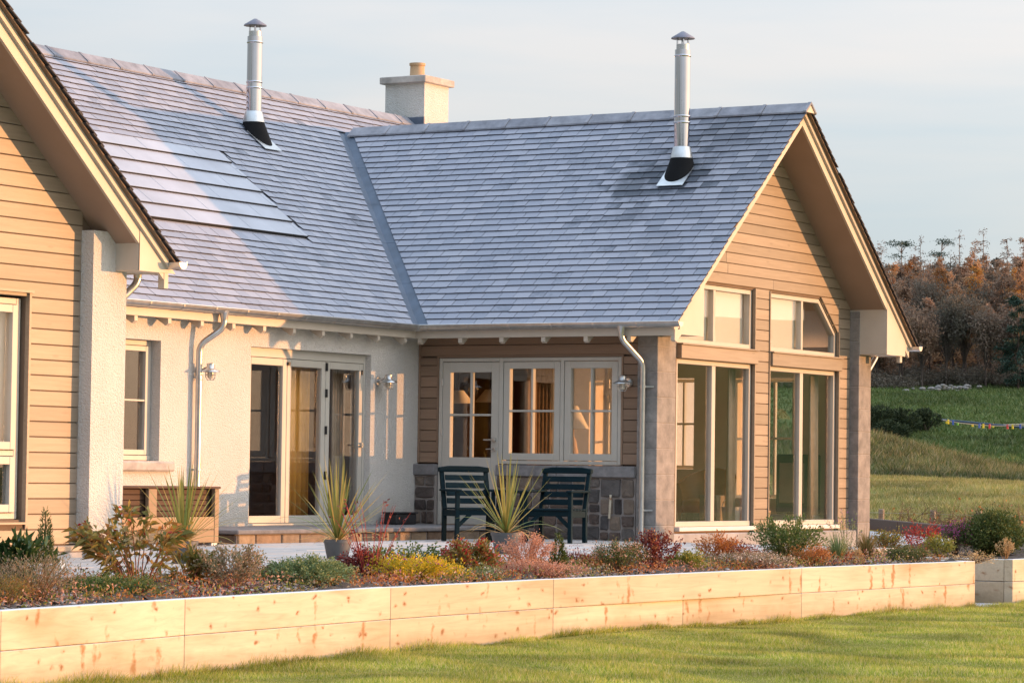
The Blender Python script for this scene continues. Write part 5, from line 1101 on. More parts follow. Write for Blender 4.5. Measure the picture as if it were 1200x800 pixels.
# ------------------------------------------------------------------ garden furniture
def tf(o, ang):                                                    # chair-local -> world: x to the sitter's left side, y forwards
    c, s = math.cos(ang), math.sin(ang)
    return lambda x, y, z: (o[0] + c * x - s * y, o[1] + s * x + c * y, o[2] + z * 0.925)
def arm_chair(t, o, ang):
    f = tf(o, ang); W2 = 0.30; m = 'seatgreen'
    for sx in (-1, 1):
        x = sx * (W2 - 0.025)
        MB(f).box(x - 0.024, x + 0.024, 0.46, 0.51, 0, 0.63).build('leg', m, t, bevel=0.004)
        MB(f).add([(x - 0.024, -0.03, 0), (x + 0.024, -0.03, 0), (x + 0.024, 0.03, 0), (x - 0.024, 0.03, 0), (x - 0.024, -0.02, 0.42), (x + 0.024, -0.02, 0.42), (x + 0.024, 0.035, 0.42), (x - 0.024, 0.035, 0.42), (x - 0.024, -0.15, 0.90), (x + 0.024, -0.15, 0.90), (x + 0.024, -0.105, 0.90), (x - 0.024, -0.105, 0.90)],
                  [(3, 2, 1, 0), (8, 9, 10, 11)] + [(a + i, a + (i + 1) % 4, a + 4 + (i + 1) % 4, a + 4 + i) for a in (0, 4) for i in range(4)]).build('leg', m, t, bevel=0.004)
        MB(f).box(x - 0.038, x + 0.038, -0.10, 0.545, 0.632, 0.662).build('armrest', m, t, bevel=0.01)
        MB(f).box(x - 0.018, x + 0.018, 0.03, 0.46, 0.32, 0.40).build('side_rail', m, t, bevel=0.004)
        MB(f).bar(f(x, 0.46, 0.20) if False else (x, 0.485, 0.19), (x - sx * 0.17, 0.485, 0.36), 0.03, 0.045).build('brace', m, t, bevel=0.004)
    MB(f).box(-W2 + 0.05, W2 - 0.05, 0.468, 0.502, 0.335, 0.405).build('front_rail', m, t, bevel=0.004)
    for k in range(5): MB(f).box(-W2 + 0.0, W2 - 0.0, 0.045 + k * 0.098, 0.125 + k * 0.098, 0.406, 0.428).build('seat_slat', m, t, bevel=0.005)
    for k in range(4):
        z = 0.475 + k * 0.098; y = 0.032 - (z - 0.42) / 0.48 * 0.13; MB(f).add([(-W2 + 0.05, y, z), (W2 - 0.05, y, z), (W2 - 0.05, y + 0.022, z), (-W2 + 0.05, y + 0.022, z), (-W2 + 0.05, y - 0.018, z + 0.07), (W2 - 0.05, y - 0.018, z + 0.07), (W2 - 0.05, y + 0.004, z + 0.07), (-W2 + 0.05, y + 0.004, z + 0.07)], [(3, 2, 1, 0), (4, 5, 6, 7), (0, 1, 5, 4), (1, 2, 6, 5), (2, 3, 7, 6), (3, 0, 4, 7)]).build('back_slat', m, t, bevel=0.004)
    prof = [(-W2 - 0.01, 0.875), (W2 + 0.01, 0.875), (W2 + 0.012, 0.935), (W2 * 0.6, 0.955), (-W2 * 0.6, 0.955), (-W2 - 0.012, 0.935)]
    MB(f).prism(prof, lambda u, v, d: (u, d, v), -0.16, -0.085).build('top_rail', m, t, bevel=0.008)
gc1 = thing('garden_chair', 'dark blue-green slatted garden armchair turned towards the other, left of the potted cordyline', 'garden chair', (2.2, -2.2, 0), 'pair of slatted garden armchairs')
a1 = math.atan2(-0.64, 0.77) - math.pi / 2
# rear-left foot at (1.83,-2.33); rear edge runs along (0.64,0.77)
arm_chair(gc1, (1.83 + 0.64 * 0.30, -2.33 + 0.77 * 0.30, 0.003), a1)
gc2 = thing('garden_chair', 'dark blue-green slatted garden armchair facing forwards, right of the potted cordyline', 'garden chair', (3.0, -1.8, 0), 'pair of slatted garden armchairs')
a2 = math.atan2(-0.988, 0.15) - math.pi / 2
arm_chair(gc2, (2.73 + 0.99 * 0.30, -1.60 + 0.15 * 0.30, 0.003), a2)
gt = thing('garden_table', 'small dark blue-green slatted table between the two garden armchairs', 'garden table', (2.45, -1.95, 0))
f = tf((2.50, -1.90, 0.003), 0.35)
for k in range(4): MB(f).box(-0.20, 0.20, -0.20 + k * 0.102, -0.108 + k * 0.102, 0.628, 0.652).build('slat', 'seatgreen', gt, bevel=0.005)
for sx in (-1, 1):
    MB(f).box(sx * 0.17 - 0.02, sx * 0.17 + 0.02, -0.19, 0.19, 0.58, 0.627).build('rail', 'seatgreen', gt, bevel=0.004)
    for sy in (-1, 1): MB(f).box(sx * 0.17 - 0.022, sx * 0.17 + 0.022, sy * 0.16 - 0.022, sy * 0.16 + 0.022, 0, 0.58).build('leg', 'seatgreen', gt, bevel=0.004)

# timber box against the left wing with dark slatted openings above a pale panel
lb = thing('timber_box', 'long timber storage box with dark slatted upper openings and a pale lower panel', 'storage box', (1.45, -7.6, 0))
x0, x1, y0, y1 = 1.15, 1.70, -8.75, -6.58
MB().box(x1 - 0.045, x1, y1 - 0.075, y1, 0.03, 0.60).build('post', 'logwood', lb, bevel=0.004)
MB().box(x1 - 0.045, x1, -7.80, -7.66, 0.31, 0.598).build('post', 'logwood', lb, bevel=0.004)
MB().box(x1 - 0.045, x1, y0, y0 + 0.075, 0.03, 0.60).build('post', 'logwood', lb, bevel=0.004)
MB().box(x0 - 0.01, x1 + 0.012, y0 - 0.01, y1 + 0.012, 0.601, 0.625).build('lid', 'logdark', lb, bevel=0.005)
for k in range(2): MB().box(x1 - 0.028, x1 - 0.004, y0 + 0.077, y1 - 0.077, 0.035 + k * 0.138, 0.168 + k * 0.138).build('board', 'logwood', lb, bevel=0.004)
for k in range(5): MB().box(x1 - 0.10, x1 - 0.075, y0 + 0.05, y1 - 0.05, 0.312 + k * 0.057, 0.364 + k * 0.057).build('slat', 'logdark', lb, bevel=0.003)
MB().box(x0, x0 + 0.03, y0, y1, 0.03, 0.60).build('back_panel', 'logdark', lb); MB().box(x0 + 0.031, x1 - 0.046, y1 - 0.03, y1 - 0.004, 0.03, 0.60).build('side_panel', 'logwood', lb); MB().box(x0 + 0.031, x1 - 0.046, y0, y0 + 0.03, 0.03, 0.60).build('side_panel', 'logwood', lb)
for y in (y1 - 0.06, -7.7, y0 + 0.06): MB().box(x1 - 0.08, x1 - 0.01, y - 0.05, y + 0.05, 0.003, 0.029).build('foot', 'white', lb)
# black box on the step
t = thing('black_box', 'small black box standing on the step against the white wall', 'box', (0.2, -0.70, 0.15))
MB().box(0.10, 0.30, -0.94, -0.48, 0.153, 0.285).build('body', 'black', t, bevel=0.02, seg=3); MB().box(0.085, 0.315, -0.955, -0.465, 0.286, 0.305).build('lid', 'black', t, bevel=0.008)
# stick leaning on the stone base
t = thing('wooden_stick', 'short pale wooden stick leaning against the stone base wall', 'stick', (2.86, -0.16, 0.3)); MB().bar((2.855, -0.125, 0.27), (2.865, -0.112, 0.56), 0.022, 0.02).build('stick', 'sleeper', t)

# wall lamps: galvanised dome over a caged glass
bulbglass = plain('frosted_lamp_glass', (0.55, 0.52, 0.45), 0.25)
def wall_lamp(p, n, label):
    p = Vector(p); n = Vector(n); t = thing('wall_lamp', label, 'wall lamp', p, 'galvanised caged wall lamps'); c = p + n * 0.17 + Vector((0, 0, 0.0))
    s = MB(); a = n.orthogonal().normalized(); b_ = n.cross(a); k = 14
    vs = [tuple(p + n * d + (a * math.cos(6.283 * i / k) + b_ * math.sin(6.283 * i / k)) * 0.055) for d in (0.002, 0.03) for i in range(k)]
    MB().add(vs, [tuple(range(k - 1, -1, -1)), tuple(range(k, 2 * k))] + [(i, (i + 1) % k, k + (i + 1) % k, k + i) for i in range(k)]).build('back_plate', 'galv', t, smooth=True)
    MB().tube([p + n * 0.02, p + n * 0.10 + Vector((0, 0, 0.03)), c + Vector((0, 0, 0.045))], 0.013, 8).build('arm', 'galv', t, smooth=True)
    MB().lathe([(0.115, -0.018), (0.11, -0.006), (0.055, 0.02), (0.046, 0.03), (0.046, 0.075), (0.03, 0.085), (0, 0.087)], c, 24, False).build('shade', 'galv', t, smooth=True)
    MB().lathe([(0.036, -0.005), (0.04, -0.05), (0.032, -0.085), (0, -0.1)], c, 16, False).build('glass', bulbglass, t, smooth=True)
    cg = MB()
    for i in range(6):
        q = 6.283 * i / 6; d = Vector((math.cos(q), math.sin(q), 0)); cg.tube([c + d * 0.062 + Vector((0, 0, -0.008)), c + d * 0.06 + Vector((0, 0, -0.08)), c + d * 0.035 + Vector((0, 0, -0.112))], 0.0035, 5)
    for z, r in ((-0.05, 0.063), (-0.105, 0.042)): cg.tube([c + Vector((math.cos(6.283 * i / 16) * r, math.sin(6.283 * i / 16) * r, z)) for i in range(17)], 0.0035, 5)
    cg.build('cage', 'galv', t)
wall_lamp((0.0, -4.70, 1.93), (1, 0, 0), 'galvanised caged wall lamp beside the downpipe on the white wall')
wall_lamp((0.0, -0.98, 1.93), (1, 0, 0), 'galvanised caged wall lamp on the white wall right of the folding door')
wall_lamp((3.07, -0.05, 1.93), (0, -1, 0), 'galvanised caged wall lamp on the timber cladding beside the stone pier')

# ------------------------------------------------------------------ things seen through the glass
def pendant(x, y, z, label):
    t = thing('pendant_lamp', label, 'pendant lamp', (x, y, z), 'cream pendant lamps indoors')
    MB().lathe([(0.20, 0), (0.195, 0.02), (0.07, 0.17), (0.06, 0.17)], (x, y, z), 24, False).build('lamp_shade', 'shade', t, smooth=True)
    MB().tube([(x, y, z + 0.16), (x, y, 2.44 if x < -0.25 else 3.4)], 0.006, 6).build('cord', 'black', t)
pendant(-0.34, 1.5, 1.72, 'cream pendant lamp behind the left panes of the porch door'); pendant(-0.45, 2.5, 1.76, 'cream pendant lamp behind the right panes of the porch door')
t = thing('table_lamp', 'table lamp with a cream cone shade behind the porch windows', 'table lamp', (1.13, 2.0, 0.75))
MB().lathe([(0.21, 1.40), (0.055, 1.70), (0.05, 1.70)], (1.13, 2.0, 0), 24, False).build('lamp_shade', 'shade', t, smooth=True); MB().lathe([(0.09, 0.75), (0.09, 0.78), (0.02, 0.82), (0.05, 0.95), (0.07, 1.1), (0.04, 1.25), (0.012, 1.3), (0.012, 1.5)], (1.13, 2.0, 0), 16).build('base', 'pot_clay', t, smooth=True)
t = thing('side_table', 'wooden side table under the table lamp indoors', 'side table', (1.13, 2.0, 0.12))
MB().box(0.83, 1.43, 1.75, 2.25, 0.71, 0.75).build('table_top', 'infloor', t)
for i in (0.86, 1.38):
    for j in (1.78, 2.20): MB().box(i, i + 0.04, j - 0.02, j + 0.02, 0.121, 0.709).build('leg', 'infloor', t)
def curtain(u0, u1, fn, z0, z1, label, mat, folds=7):
    n = folds * 6; V = []
    for i in range(n + 1):
        s = i / n; d = 0.035 * math.sin(s * folds * 6.283)
        for z, k in ((z0, 1.2), (z1, 0.6)): V.append(fn(u0 + (u1 - u0) * s, z, d * k))
    o = MB().add(V, [(2 * i, 2 * i + 2, 2 * i + 3, 2 * i + 1) for i in range(n)]).build('curtain', mat, None, smooth=True); so = o.modifiers.new('thick', 'SOLIDIFY'); so.thickness = 0.004
    o['label'] = label; o['category'] = 'curtain'
curtain(2.62, 3.32, lambda u, z, d: (0.05 + d, u, z), 0.14, 2.35, 'brown curtain hanging beside the inner opening behind the porch window', 'curtain')
curtain(-2.47, -1.93, lambda u, z, d: (-0.36 + d * 0.6, u, z), 0.14, 2.3, 'curtain coloured golden as if sunlit, behind the middle leaf of the folding door', 'gold', 5)
curtain(-1.36, -1.06, lambda u, z, d: (-0.42 + d, u, z), 0.14, 2.3, 'pale curtain hanging behind the right leaf of the folding door', 'curtain_pale', 5)
curtain(2.68, 2.88, lambda u, z, d: (3.05 + d, u, z), 0.14, 2.2, 'pale curtain inside the left gable window', 'curtain_pale', 4)
curtain(5.15, 5.42, lambda u, z, d: (3.05 + d, u, z), 0.14, 2.2, 'pale curtain inside the right gable window', 'curtain_pale', 5)
# tan leather armchair with curved wing back
t = thing('leather_armchair', 'tan leather tub armchair behind the left gable window', 'armchair', (1.7, 4.6, 0.12)); pr = []
ang = [math.radians(k) for k in range(-20, 205, 15)]
V = []; n = len(ang)
for i, a in enumerate(ang):
    hh = 0.58 + 0.22 * math.sin(max(0, min(math.pi, a))) ; c, s = math.cos(a), math.sin(a)
    for r, z in ((0.36, 0.18), (0.42, 0.55), (0.44, 0.12 + hh), (0.36, 0.12 + hh), (0.31, 0.5), (0.28, 0.18)): V.append((1.72 + r * c, 4.62 + r * s, z))
F = [(6 * i + j, 6 * i + (j + 1) % 6, 6 * (i + 1) + (j + 1) % 6, 6 * (i + 1) + j) for i in range(n - 1) for j in range(6)] + [(0, 1, 2, 3, 4, 5), tuple(6 * (n - 1) + j for j in (5, 4, 3, 2, 1, 0))]
MB().add(V, F).build('backrest', 'leather', t, smooth=True); MB().lathe([(0.27, 0.30), (0.30, 0.36), (0.29, 0.46), (0.2, 0.49), (0, 0.5)], (1.72, 4.6, 0), 20).build('seat_cushion', 'leather', t, smooth=True); MB().lathe([(0.33, 0.12), (0.34, 0.18), (0.3, 0.3)], (1.72, 4.6, 0), 20).build('base', 'black', t)
t = thing('stove', 'dark cast stove and screen against the far wall behind the right gable window', 'stove', (2.75, 5.4, 0.12))
MB().box(2.50, 3.0, 5.25, 5.65, 0.30, 1.12).build('body', 'black', t, bevel=0.02); MB().box(2.42, 3.08, 5.2, 5.7, 0.12, 0.29).build('hearth', 'slab', t); MB().box(2.56, 2.94, 5.232, 5.249, 0.45, 1.0).build('door', 'indark', t, bevel=0.01)
t = thing('white_bucket', 'white enamel bucket on the floor behind the left gable window', 'bucket', (2.6, 3.7, 0.12)); MB().lathe([(0.10, 0), (0.135, 0.27), (0.14, 0.28), (0.13, 0.28), (0.1, 0.02)], t.location, 20).build('pail', 'white', t, smooth=True); MB().tube([(2.6 + 0.135 * math.cos(a), 3.7, 0.40 + 0.12 * math.sin(a)) for a in [math.pi * k / 8 for k in range(9)]], 0.005, 5).build('handle', 'galv', t)
t = thing('firewood_box', 'pale upright wooden crate beside the white bucket indoors', 'crate', (2.3, 3.75, 0.12)); MB().box(2.12, 2.38, 3.7, 3.95, 0.121, 0.55).build('crate', 'logwood', t, bevel=0.01)
bush('house_plant', 'leafy green house plant behind the right gable window', 'house plant', (2.95, 3.85, 0.35), 0.42, 0.30, G_md, 130, 0.11, 0.045, 12, seed=60); t = thing('plant_pot', 'round pot holding the green house plant indoors', 'pot', (2.95, 3.85, 0.12)); MB().lathe([(0.10, 0), (0.14, 0.2), (0.15, 0.24), (0.12, 0.24)], t.location, 20).build('pot', 'pot_clay', t, smooth=True)
# frames of the far windows of the room
for (a0, a1, b0, b1) in ((0.15, 0.85, 0.9, 2.2), (1.5, 2.4, 0.5, 2.2)):
    f = lambda u, v, d: (u, 6.35 + d, v); s, ir = glazed(house, f, a0 + 0.003, a1 - 0.003, b0 + 0.003, b1 - 0.003, -0.04, 0.04, 0.05, 2 if a1 - a0 > 0.8 else 2, 2, 'window', 0.03); panes(s, f, ir, 2, 2, 0.0)

# ------------------------------------------------------------------ fence, brambles, washing line
fe = thing('field_fence', 'low post and wire fence with weathered posts along the edge of the field', 'fence', tuple(at(1095, 58)))
pts = [at(p, d) for p, d in ((975, 59), (1035, 58.4), (1095, 57.8), (1149, 57.2), (1215, 56.6))]
for q in pts: MB().box(q.x - 0.05, q.x + 0.05, q.y - 0.04, q.y + 0.04, q.z - 0.4, q.z + 1.02).build('post', 'post', fe, bevel=0.012)
for h in (0.45, 0.7, 0.95): MB().tube([q + Vector((0, -0.05, h)) for q in pts], 0.004, 4).build('wire', 'galv', fe)
def bramble(label, px, d, h, w, seed, nl=260, leafm=G_or, cat='bush', name='bramble_bush', stem=(0.13, 0.075, 0.045)):
    r_ = np.random.default_rng(seed); q = at(px, d); t = thing(name, label, cat, tuple(q)); A_, B_, R0, R1 = [], [], [], []
    def grow(p, dr, L, r, lev):
        k = 4
        for i in range(k):
            dr = unit(dr + r_.normal(0, 0.22, 3) + np.array([0, 0, -0.05 * lev])); e = p + dr * L / k; A_.append(p); B_.append(e); R0.append(r * (1 - i / k * .5)); R1.append(r * (1 - (i + 1) / k * .5)); p = e
            if lev < 3 and r_.random() < (0.9 if lev < 2 else 0.65):
                for _ in range(2 if lev < 2 else 1): grow(p, unit(dr + r_.normal(0, 0.75, 3)), L * r_.uniform(0.42, 0.7), r * 0.55, lev + 1)
    for s in range(13): a = r_.uniform(0, 6.28); rad = r_.uniform(0, 0.45) * w; grow(np.array([math.cos(a) * rad, math.sin(a) * rad, 0]), unit(np.array([math.cos(a) * 0.5, math.sin(a) * 0.5, 1.0])), h * r_.uniform(0.6, 0.95), 0.014, 0)
    A_, B_ = np.array(A_), np.array(B_); V, F = stem_arrays(A_, B_, np.array(R0), np.array(R1)); np_mesh('branches', V, F, woody(stem), t, 'stuff')
    k = r_.integers(0, len(B_), nl); V, F = leaf_arrays(B_[k], r_.normal(0, 1, (nl, 3)), 0.07, 0.045, r_); np_mesh('foliage', V, F, leafm, t, 'stuff')
bramble('bare brown bramble thicket behind the fence in the middle of the field edge', 1086, 57.0, 0.95, 1.5, 3, 240, G_ol)
bramble('russet leaved bramble thicket at the right edge behind the fence', 1178, 55.5, 0.80, 1.3, 4, 420, G_or, stem=(0.17, 0.07, 0.045))
bramble('small bare bramble between two fence posts', 1058, 56.5, 0.6, 0.8, 5, 60, G_ol); bramble('low tangled bare bramble left of the magenta asters', 1122, 56.0, 0.65, 0.9, 6, 160, G_or)
bramble('low russet bramble beside the house corner', 1030, 57.0, 0.5, 0.7, 7, 90, G_or)
p1 = Vector((1.66, 13.1, 1.76)); hub = p1 + rh * 1.75 + Vector((0, 0, -0.14))
wl = thing('rotary_washing_line', 'rotary washing line arm with two sagging lines of coloured pegs', 'washing line', (hub.x, hub.y, -0.15))
MB().tube([(hub.x, hub.y, -0.2), (hub.x, hub.y, 2.1)], 0.022, 10).build('pole', 'galv', wl, smooth=True)
M['line_blue'] = plain('dark_blue_tube', (0.02, 0.05, 0.09), 0.5)
dirs = [(p1 - hub)]; base = (p1 - hub); tips = []
for k in range(4):
    a = k * math.pi / 2; v = Vector((base.x * math.cos(a) - base.y * math.sin(a), base.x * math.sin(a) + base.y * math.cos(a), base.z)); tips.append(hub + v)
    MB().tube([hub, hub + v], 0.018, 8).build('arm', 'line_blue', wl, smooth=True)
def sag(a, b, s, n=14): return [a.lerp(b, i / n) + Vector((0, 0, -s * 4 * (i / n) * (1 - i / n))) for i in range(n + 1)]
l1 = sag(tips[0], tips[1], 0.10); l2 = sag(tips[0].lerp(hub, 0.0), tips[3], 0.05)
for l in (l1, l2, sag(tips[1], tips[2], 0.1), sag(tips[2], tips[3], 0.1)): MB().tube(l, 0.006, 5).build('line', 'sleeper', wl)
PEG = {'yellow': (0.55, 0.48, 0.02), 'blue': (0.02, 0.10, 0.42), 'red': (0.55, 0.05, 0.06), 'green': (0.10, 0.40, 0.04), 'pale blue': (0.30, 0.45, 0.65)}
for c in PEG: M['peg_' + c] = plain('peg_' + c.replace(' ', '_'), PEG[c], 0.4, var=0.02)
ORD = ['first', 'second', 'third', 'fourth']; seen = {}
def peg(line, s, c):
    n = len(line) - 1; i = min(int(s * n), n - 1); p = line[i].lerp(line[i + 1], s * n - i)
    wh = 'right-hand' if line is l1 else 'left-hand'; k = seen[(wh, c)] = seen.get((wh, c), -1) + 1
    t = thing('clothes_peg', f'{ORD[k]} {c} peg from the tip along the {wh} washing line', 'peg', p, 'coloured pegs on the washing line')
    for k in (-1, 1): MB().box(p.x - 0.012, p.x + 0.012, p.y + k * 0.008 - 0.006, p.y + k * 0.008 + 0.006, p.z - 0.05, p.z + 0.022).build('jaw', 'peg_' + c, t)
for ln in (l1, l2):
    for s, c in ((0.05, 'yellow'), (0.09, 'blue'), (0.17, 'green'), (0.30, 'blue'), (0.33, 'yellow'), (0.38, 'red'), (0.45, 'pale blue'), (0.52, 'red'), (0.56, 'yellow'), (0.62, 'blue')):
        if (ln is l2) == (c in ('pale blue', 'green')) or c == 'yellow': peg(ln, s, c)

# ------------------------------------------------------------------ gorse, wood and single trees
def cloud_tree(kind, h, w, n, r_, L, Wd):
    if kind == 'larch':
        nb = int(22 + h * 2.2); z = h * (0.05 + 0.95 * np.sort(r_.uniform(0, 1, nb))); ph = r_.uniform(0, 6.283, nb); bl = (w / 2) * np.clip(1.06 - z / h, 0.05, 1) ** 0.6 * r_.uniform(0.6, 1.15, nb)
        k = r_.integers(0, nb, n); s = r_.uniform(0.15, 1, n); P = np.stack([np.cos(ph[k]) * bl[k] * s, np.sin(ph[k]) * bl[k] * s, z[k] - 0.12 * bl[k] * s * s + 0.10 * bl[k] * s], -1) + r_.normal(0, 0.16, (n, 3))
        Dv = np.stack([np.cos(ph[k]), np.sin(ph[k]), np.full(n, -0.25)], -1) + r_.normal(0, 0.6, (n, 3)); ends = np.stack([np.cos(ph) * bl, np.sin(ph) * bl, z + 0.02 * bl], -1); st = np.stack([0 * z, 0 * z, z], -1)
    elif kind == 'round':
        nb = 40; ph = r_.uniform(0, 6.283, nb); rad = np.sqrt(r_.uniform(0.05, 1, nb)); ends = np.stack([np.cos(ph) * rad * w / 2, np.sin(ph) * rad * w / 2, h * (0.55 + 0.45 * np.sqrt(1 - rad ** 2) * r_.uniform(0.7, 1, nb))], -1); st = np.stack([0 * ph, 0 * ph, h * r_.uniform(0.2, 0.5, nb)], -1)
        k = r_.integers(0, nb, n); s = np.sqrt(r_.uniform(0.1, 1, n))[:, None]; P = st[k] + (ends[k] - st[k]) * s + r_.normal(0, 0.35, (n, 3)); Dv = r_.normal(0, 1, (n, 3))
    else:                                                           # scots pine: bare stem, flat layered head
        nb = 26; ph = r_.uniform(0, 6.283, nb); rad = r_.uniform(0.2, 1, nb); lay = r_.choice([0.62, 0.74, 0.85, 0.96], nb); ends = np.stack([np.cos(ph) * rad * w / 2 + 0.25 * w * (lay - 0.7), np.sin(ph) * rad * w / 2, h * lay], -1); st = np.stack([0 * ph, 0 * ph, h * (lay - 0.08)], -1)
        k = r_.integers(0, nb, n); P = ends[k] + r_.normal(0, 1, (n, 3)) * np.array([0.5, 0.5, 0.18]); Dv = r_.normal(0, 1, (n, 3)) + np.array([0, 0, 0.4])
    lv = leaf_arrays(P, Dv, L * r_.uniform(0.6, 1.3, n), Wd, r_)
    tr = join([stem_arrays(np.array([[0, 0, -0.5], [0, 0, h * 0.5]]), np.array([[0, 0, h * 0.5], [0, 0, h * 0.97]]), np.array([0.16, 0.10]), np.array([0.10, 0.02])), stem_arrays(st, ends, 0.045, 0.012)])
    return lv, tr
def m_tone(name, cols, trans=0.3):
    m, t, b, o = newmat(name); a = N(t, 'ShaderNodeAttribute'); a.attribute_name = 'tone'; r = N(t, 'ShaderNodeNewGeometry').outputs['Random Per Island']
    k = mth(t, 'ADD', mth(t, 'MULTIPLY', a.outputs['Fac'], 0.8), mth(t, 'MULTIPLY', r, 0.2)); col = ramp(t, k, [(i / (len(cols) - 1), c) for i, c in enumerate(cols)])
    t.links.new(col, b.inputs['Base Color']); b.inputs['Roughness'].default_value = 0.8; b.inputs['Specular IOR Level'].default_value = 0.1
    tr = N(t, 'ShaderNodeBsdfTranslucent'); t.links.new(col, tr.inputs[0]); mx = N(t, 'ShaderNodeMixShader'); mx.inputs[0].default_value = trans
    t.links.new(b.outputs[0], mx.inputs[1]); t.links.new(tr.outputs[0], mx.inputs[2]); t.links.new(mx.outputs[0], o.inputs[0]); return m
LARCH = [(0.13, 0.125, 0.10), (0.22, 0.18, 0.14), (0.35, 0.235, 0.17), (0.50, 0.30, 0.18), (0.66, 0.39, 0.18)]
M['wood'] = m_tone('autumn_larch_wood', LARCH); woodbark = woody((0.10, 0.075, 0.06))
r_ = np.random.default_rng(77); LV, LF, TV, TF, TONE, o1, o2 = [], [], [], [], [], 0, 0
d = 297.0
while d < 392:
    px = 870 + r_.uniform(0, 8)
    while px < 1620:
        q = at(px, d + r_.uniform(-2, 2)); h = (9.0 if d < 305 else 11.3) * r_.uniform(0.82, 1.08) * (1.0 if px < 1245 else 0.5); kd = 'larch' if r_.random() < 0.5 else 'round'
        (v, f_), (tv, tf_) = cloud_tree(kd, h, h * r_.uniform(0.34, 0.5), (2600 if d < 330 else 2100) if 1000 < px < 1240 else 800, r_, 0.34, 0.13)
        LV.append(v + np.array(q)); LF.append(f_ + o1); o1 += len(v); TV.append(tv + np.array(q)); TF.append(tf_ + o2); o2 += len(tv)
        TONE.append(np.full(len(v), np.clip(r_.normal(0.5, 0.25) if kd == 'larch' else r_.normal(0.2, 0.18), 0, 1))); px += r_.uniform(20, 34) * 300 / d
    d += r_.uniform(7.0, 9.0)
for _ in range(260):                                                # low undergrowth along the foot of the wood
    q = at(r_.uniform(880, 1600), r_.uniform(293, 325)); h = r_.uniform(2.0, 4.2); (v, f_), _t = cloud_tree('round', h, h * 1.1, 420, r_, 0.4, 0.16)
    v = v * np.array([1, 1, 0.8]) - np.array([0, 0, 0.35 * h]); LV.append(v + np.array(q)); LF.append(f_ + o1); o1 += len(v); TONE.append(np.full(len(v), r_.uniform(0, 0.18)))
wo = np_mesh('woodland', np.concatenate(LV), np.concatenate(LF), 'wood', kind='stuff'); wo['label'] = 'russet larch and birch wood covering the hillside beyond the fields'; wo['category'] = 'wood'
at_ = wo.data.attributes.new('tone', 'FLOAT', 'POINT'); at_.data.foreach_set('value', np.concatenate(TONE).astype(np.float32))
tr_ = np_mesh('woodland_trunks', np.concatenate(TV), np.concatenate(TF), woodbark, kind='stuff'); tr_['label'] = 'bare grey trunks standing in the hillside wood'; tr_['category'] = 'wood'
def tree(name, label, px, d, h, w, kind, leafm, n, seed, L=0.5, Wd=0.2, bark=(0.10, 0.07, 0.055), group='single trees standing out of the hillside wood'):
    q = at(px, d); t = thing(name, label, 'tree', tuple(q), group); r_ = np.random.default_rng(seed)
    (v, f_), (tv, tf_) = cloud_tree(kind, h, w, n * 4, r_, L * 0.5, Wd * 0.5); np_mesh('crown', v, f_, leafm, t, 'stuff'); np_mesh('trunk', tv, tf_, woody(bark), t)
L_or = m_leaf('larch_needles', [(0.17, 0.085, 0.04), (0.24, 0.11, 0.04), (0.30, 0.15, 0.05)], 0.3, 0.8); L_go = m_leaf('gold_larch_needles', [(0.30, 0.15, 0.04), (0.38, 0.20, 0.05)], 0.3, 0.8)
L_br = m_leaf('thin_twigs', [(0.11, 0.07, 0.05), (0.17, 0.09, 0.05)], 0.2, 0.8); L_dk = m_leaf('dark_needles', [(0.012, 0.03, 0.022), (0.022, 0.045, 0.03), (0.035, 0.06, 0.04)], 0.15, 0.7)
def top(px, d, y): q = at(px, d); return (CAM.z + (560.5 + 0.0135 * (px - 1060) - y) / 3596.6 * d) - q.z
for nm, lb_, px, d, y, w, kd, mt, n, L in (
    ('larch', 'thin sparse larch on the skyline beside the gable roof edge', 1032, 372, 285, 3.4, 'larch', L_br, 130, 0.5),
    ('scots_pine', 'dark bushy pine on the skyline near the gable', 1056, 376, 283, 4.2, 'pine', L_dk, 420, 0.55),
    ('larch', 'sparse leaning larch right of the dark bushy skyline pine', 1078, 378, 277, 3.6, 'larch', L_br, 130, 0.5),
    ('scots_pine', 'single dark green pine with a crooked round head on the skyline', 1103, 380, 281, 3.6, 'pine', L_dk, 360, 0.5),
    ('larch', 'thin pale larch with few branches on the skyline right of the crooked pine', 1124, 378, 272, 3.2, 'larch', L_br, 90, 0.45),
    ('larch', 'tallest sparse larch on the skyline', 1152, 380, 270, 4.2, 'larch', L_br, 170, 0.5),
    ('larch', 'short bushy brown larch left of the tallest skyline larch', 1142, 374, 285, 4.0, 'larch', L_or, 260, 0.5),
    ('larch', 'flat-topped bare larch near the right end of the skyline', 1180, 380, 279, 4.6, 'larch', L_br, 130, 0.5),
    ('larch', 'brown larch at the right edge of the skyline', 1199, 374, 284, 4.0, 'larch', L_or, 240, 0.5),
    ('larch', 'bright orange larch standing out near the top of the wood', 1144, 322, 314, 3.8, 'larch', L_go, 520, 0.55),
    ('larch', 'golden orange larch at the right edge of the wood', 1190, 318, 318, 4.2, 'larch', L_go, 560, 0.55),
    ('larch', 'orange larch halfway up the wood near the gable roof edge', 1064, 330, 308, 3.2, 'larch', L_or, 460, 0.55),
    ('larch', 'tall orange larch in the middle of the wood', 1103, 320, 306, 3.6, 'larch', L_or, 520, 0.55),
    ('spruce', 'dark blue-green spruce at the foot of the wood by the right edge', 1194, 292, 348, 5.6, 'larch', L_dk, 1500, 0.55)):
    tree(nm, lb_, px, d, top(px, d, y), w, kd, mt, n, px, L, L * 0.4)
gz_ = m_leaf('gorse_green', [(0.016, 0.026, 0.012), (0.03, 0.042, 0.018), (0.06, 0.07, 0.03)], 0.15, 0.8)
r_ = np.random.default_rng(5)
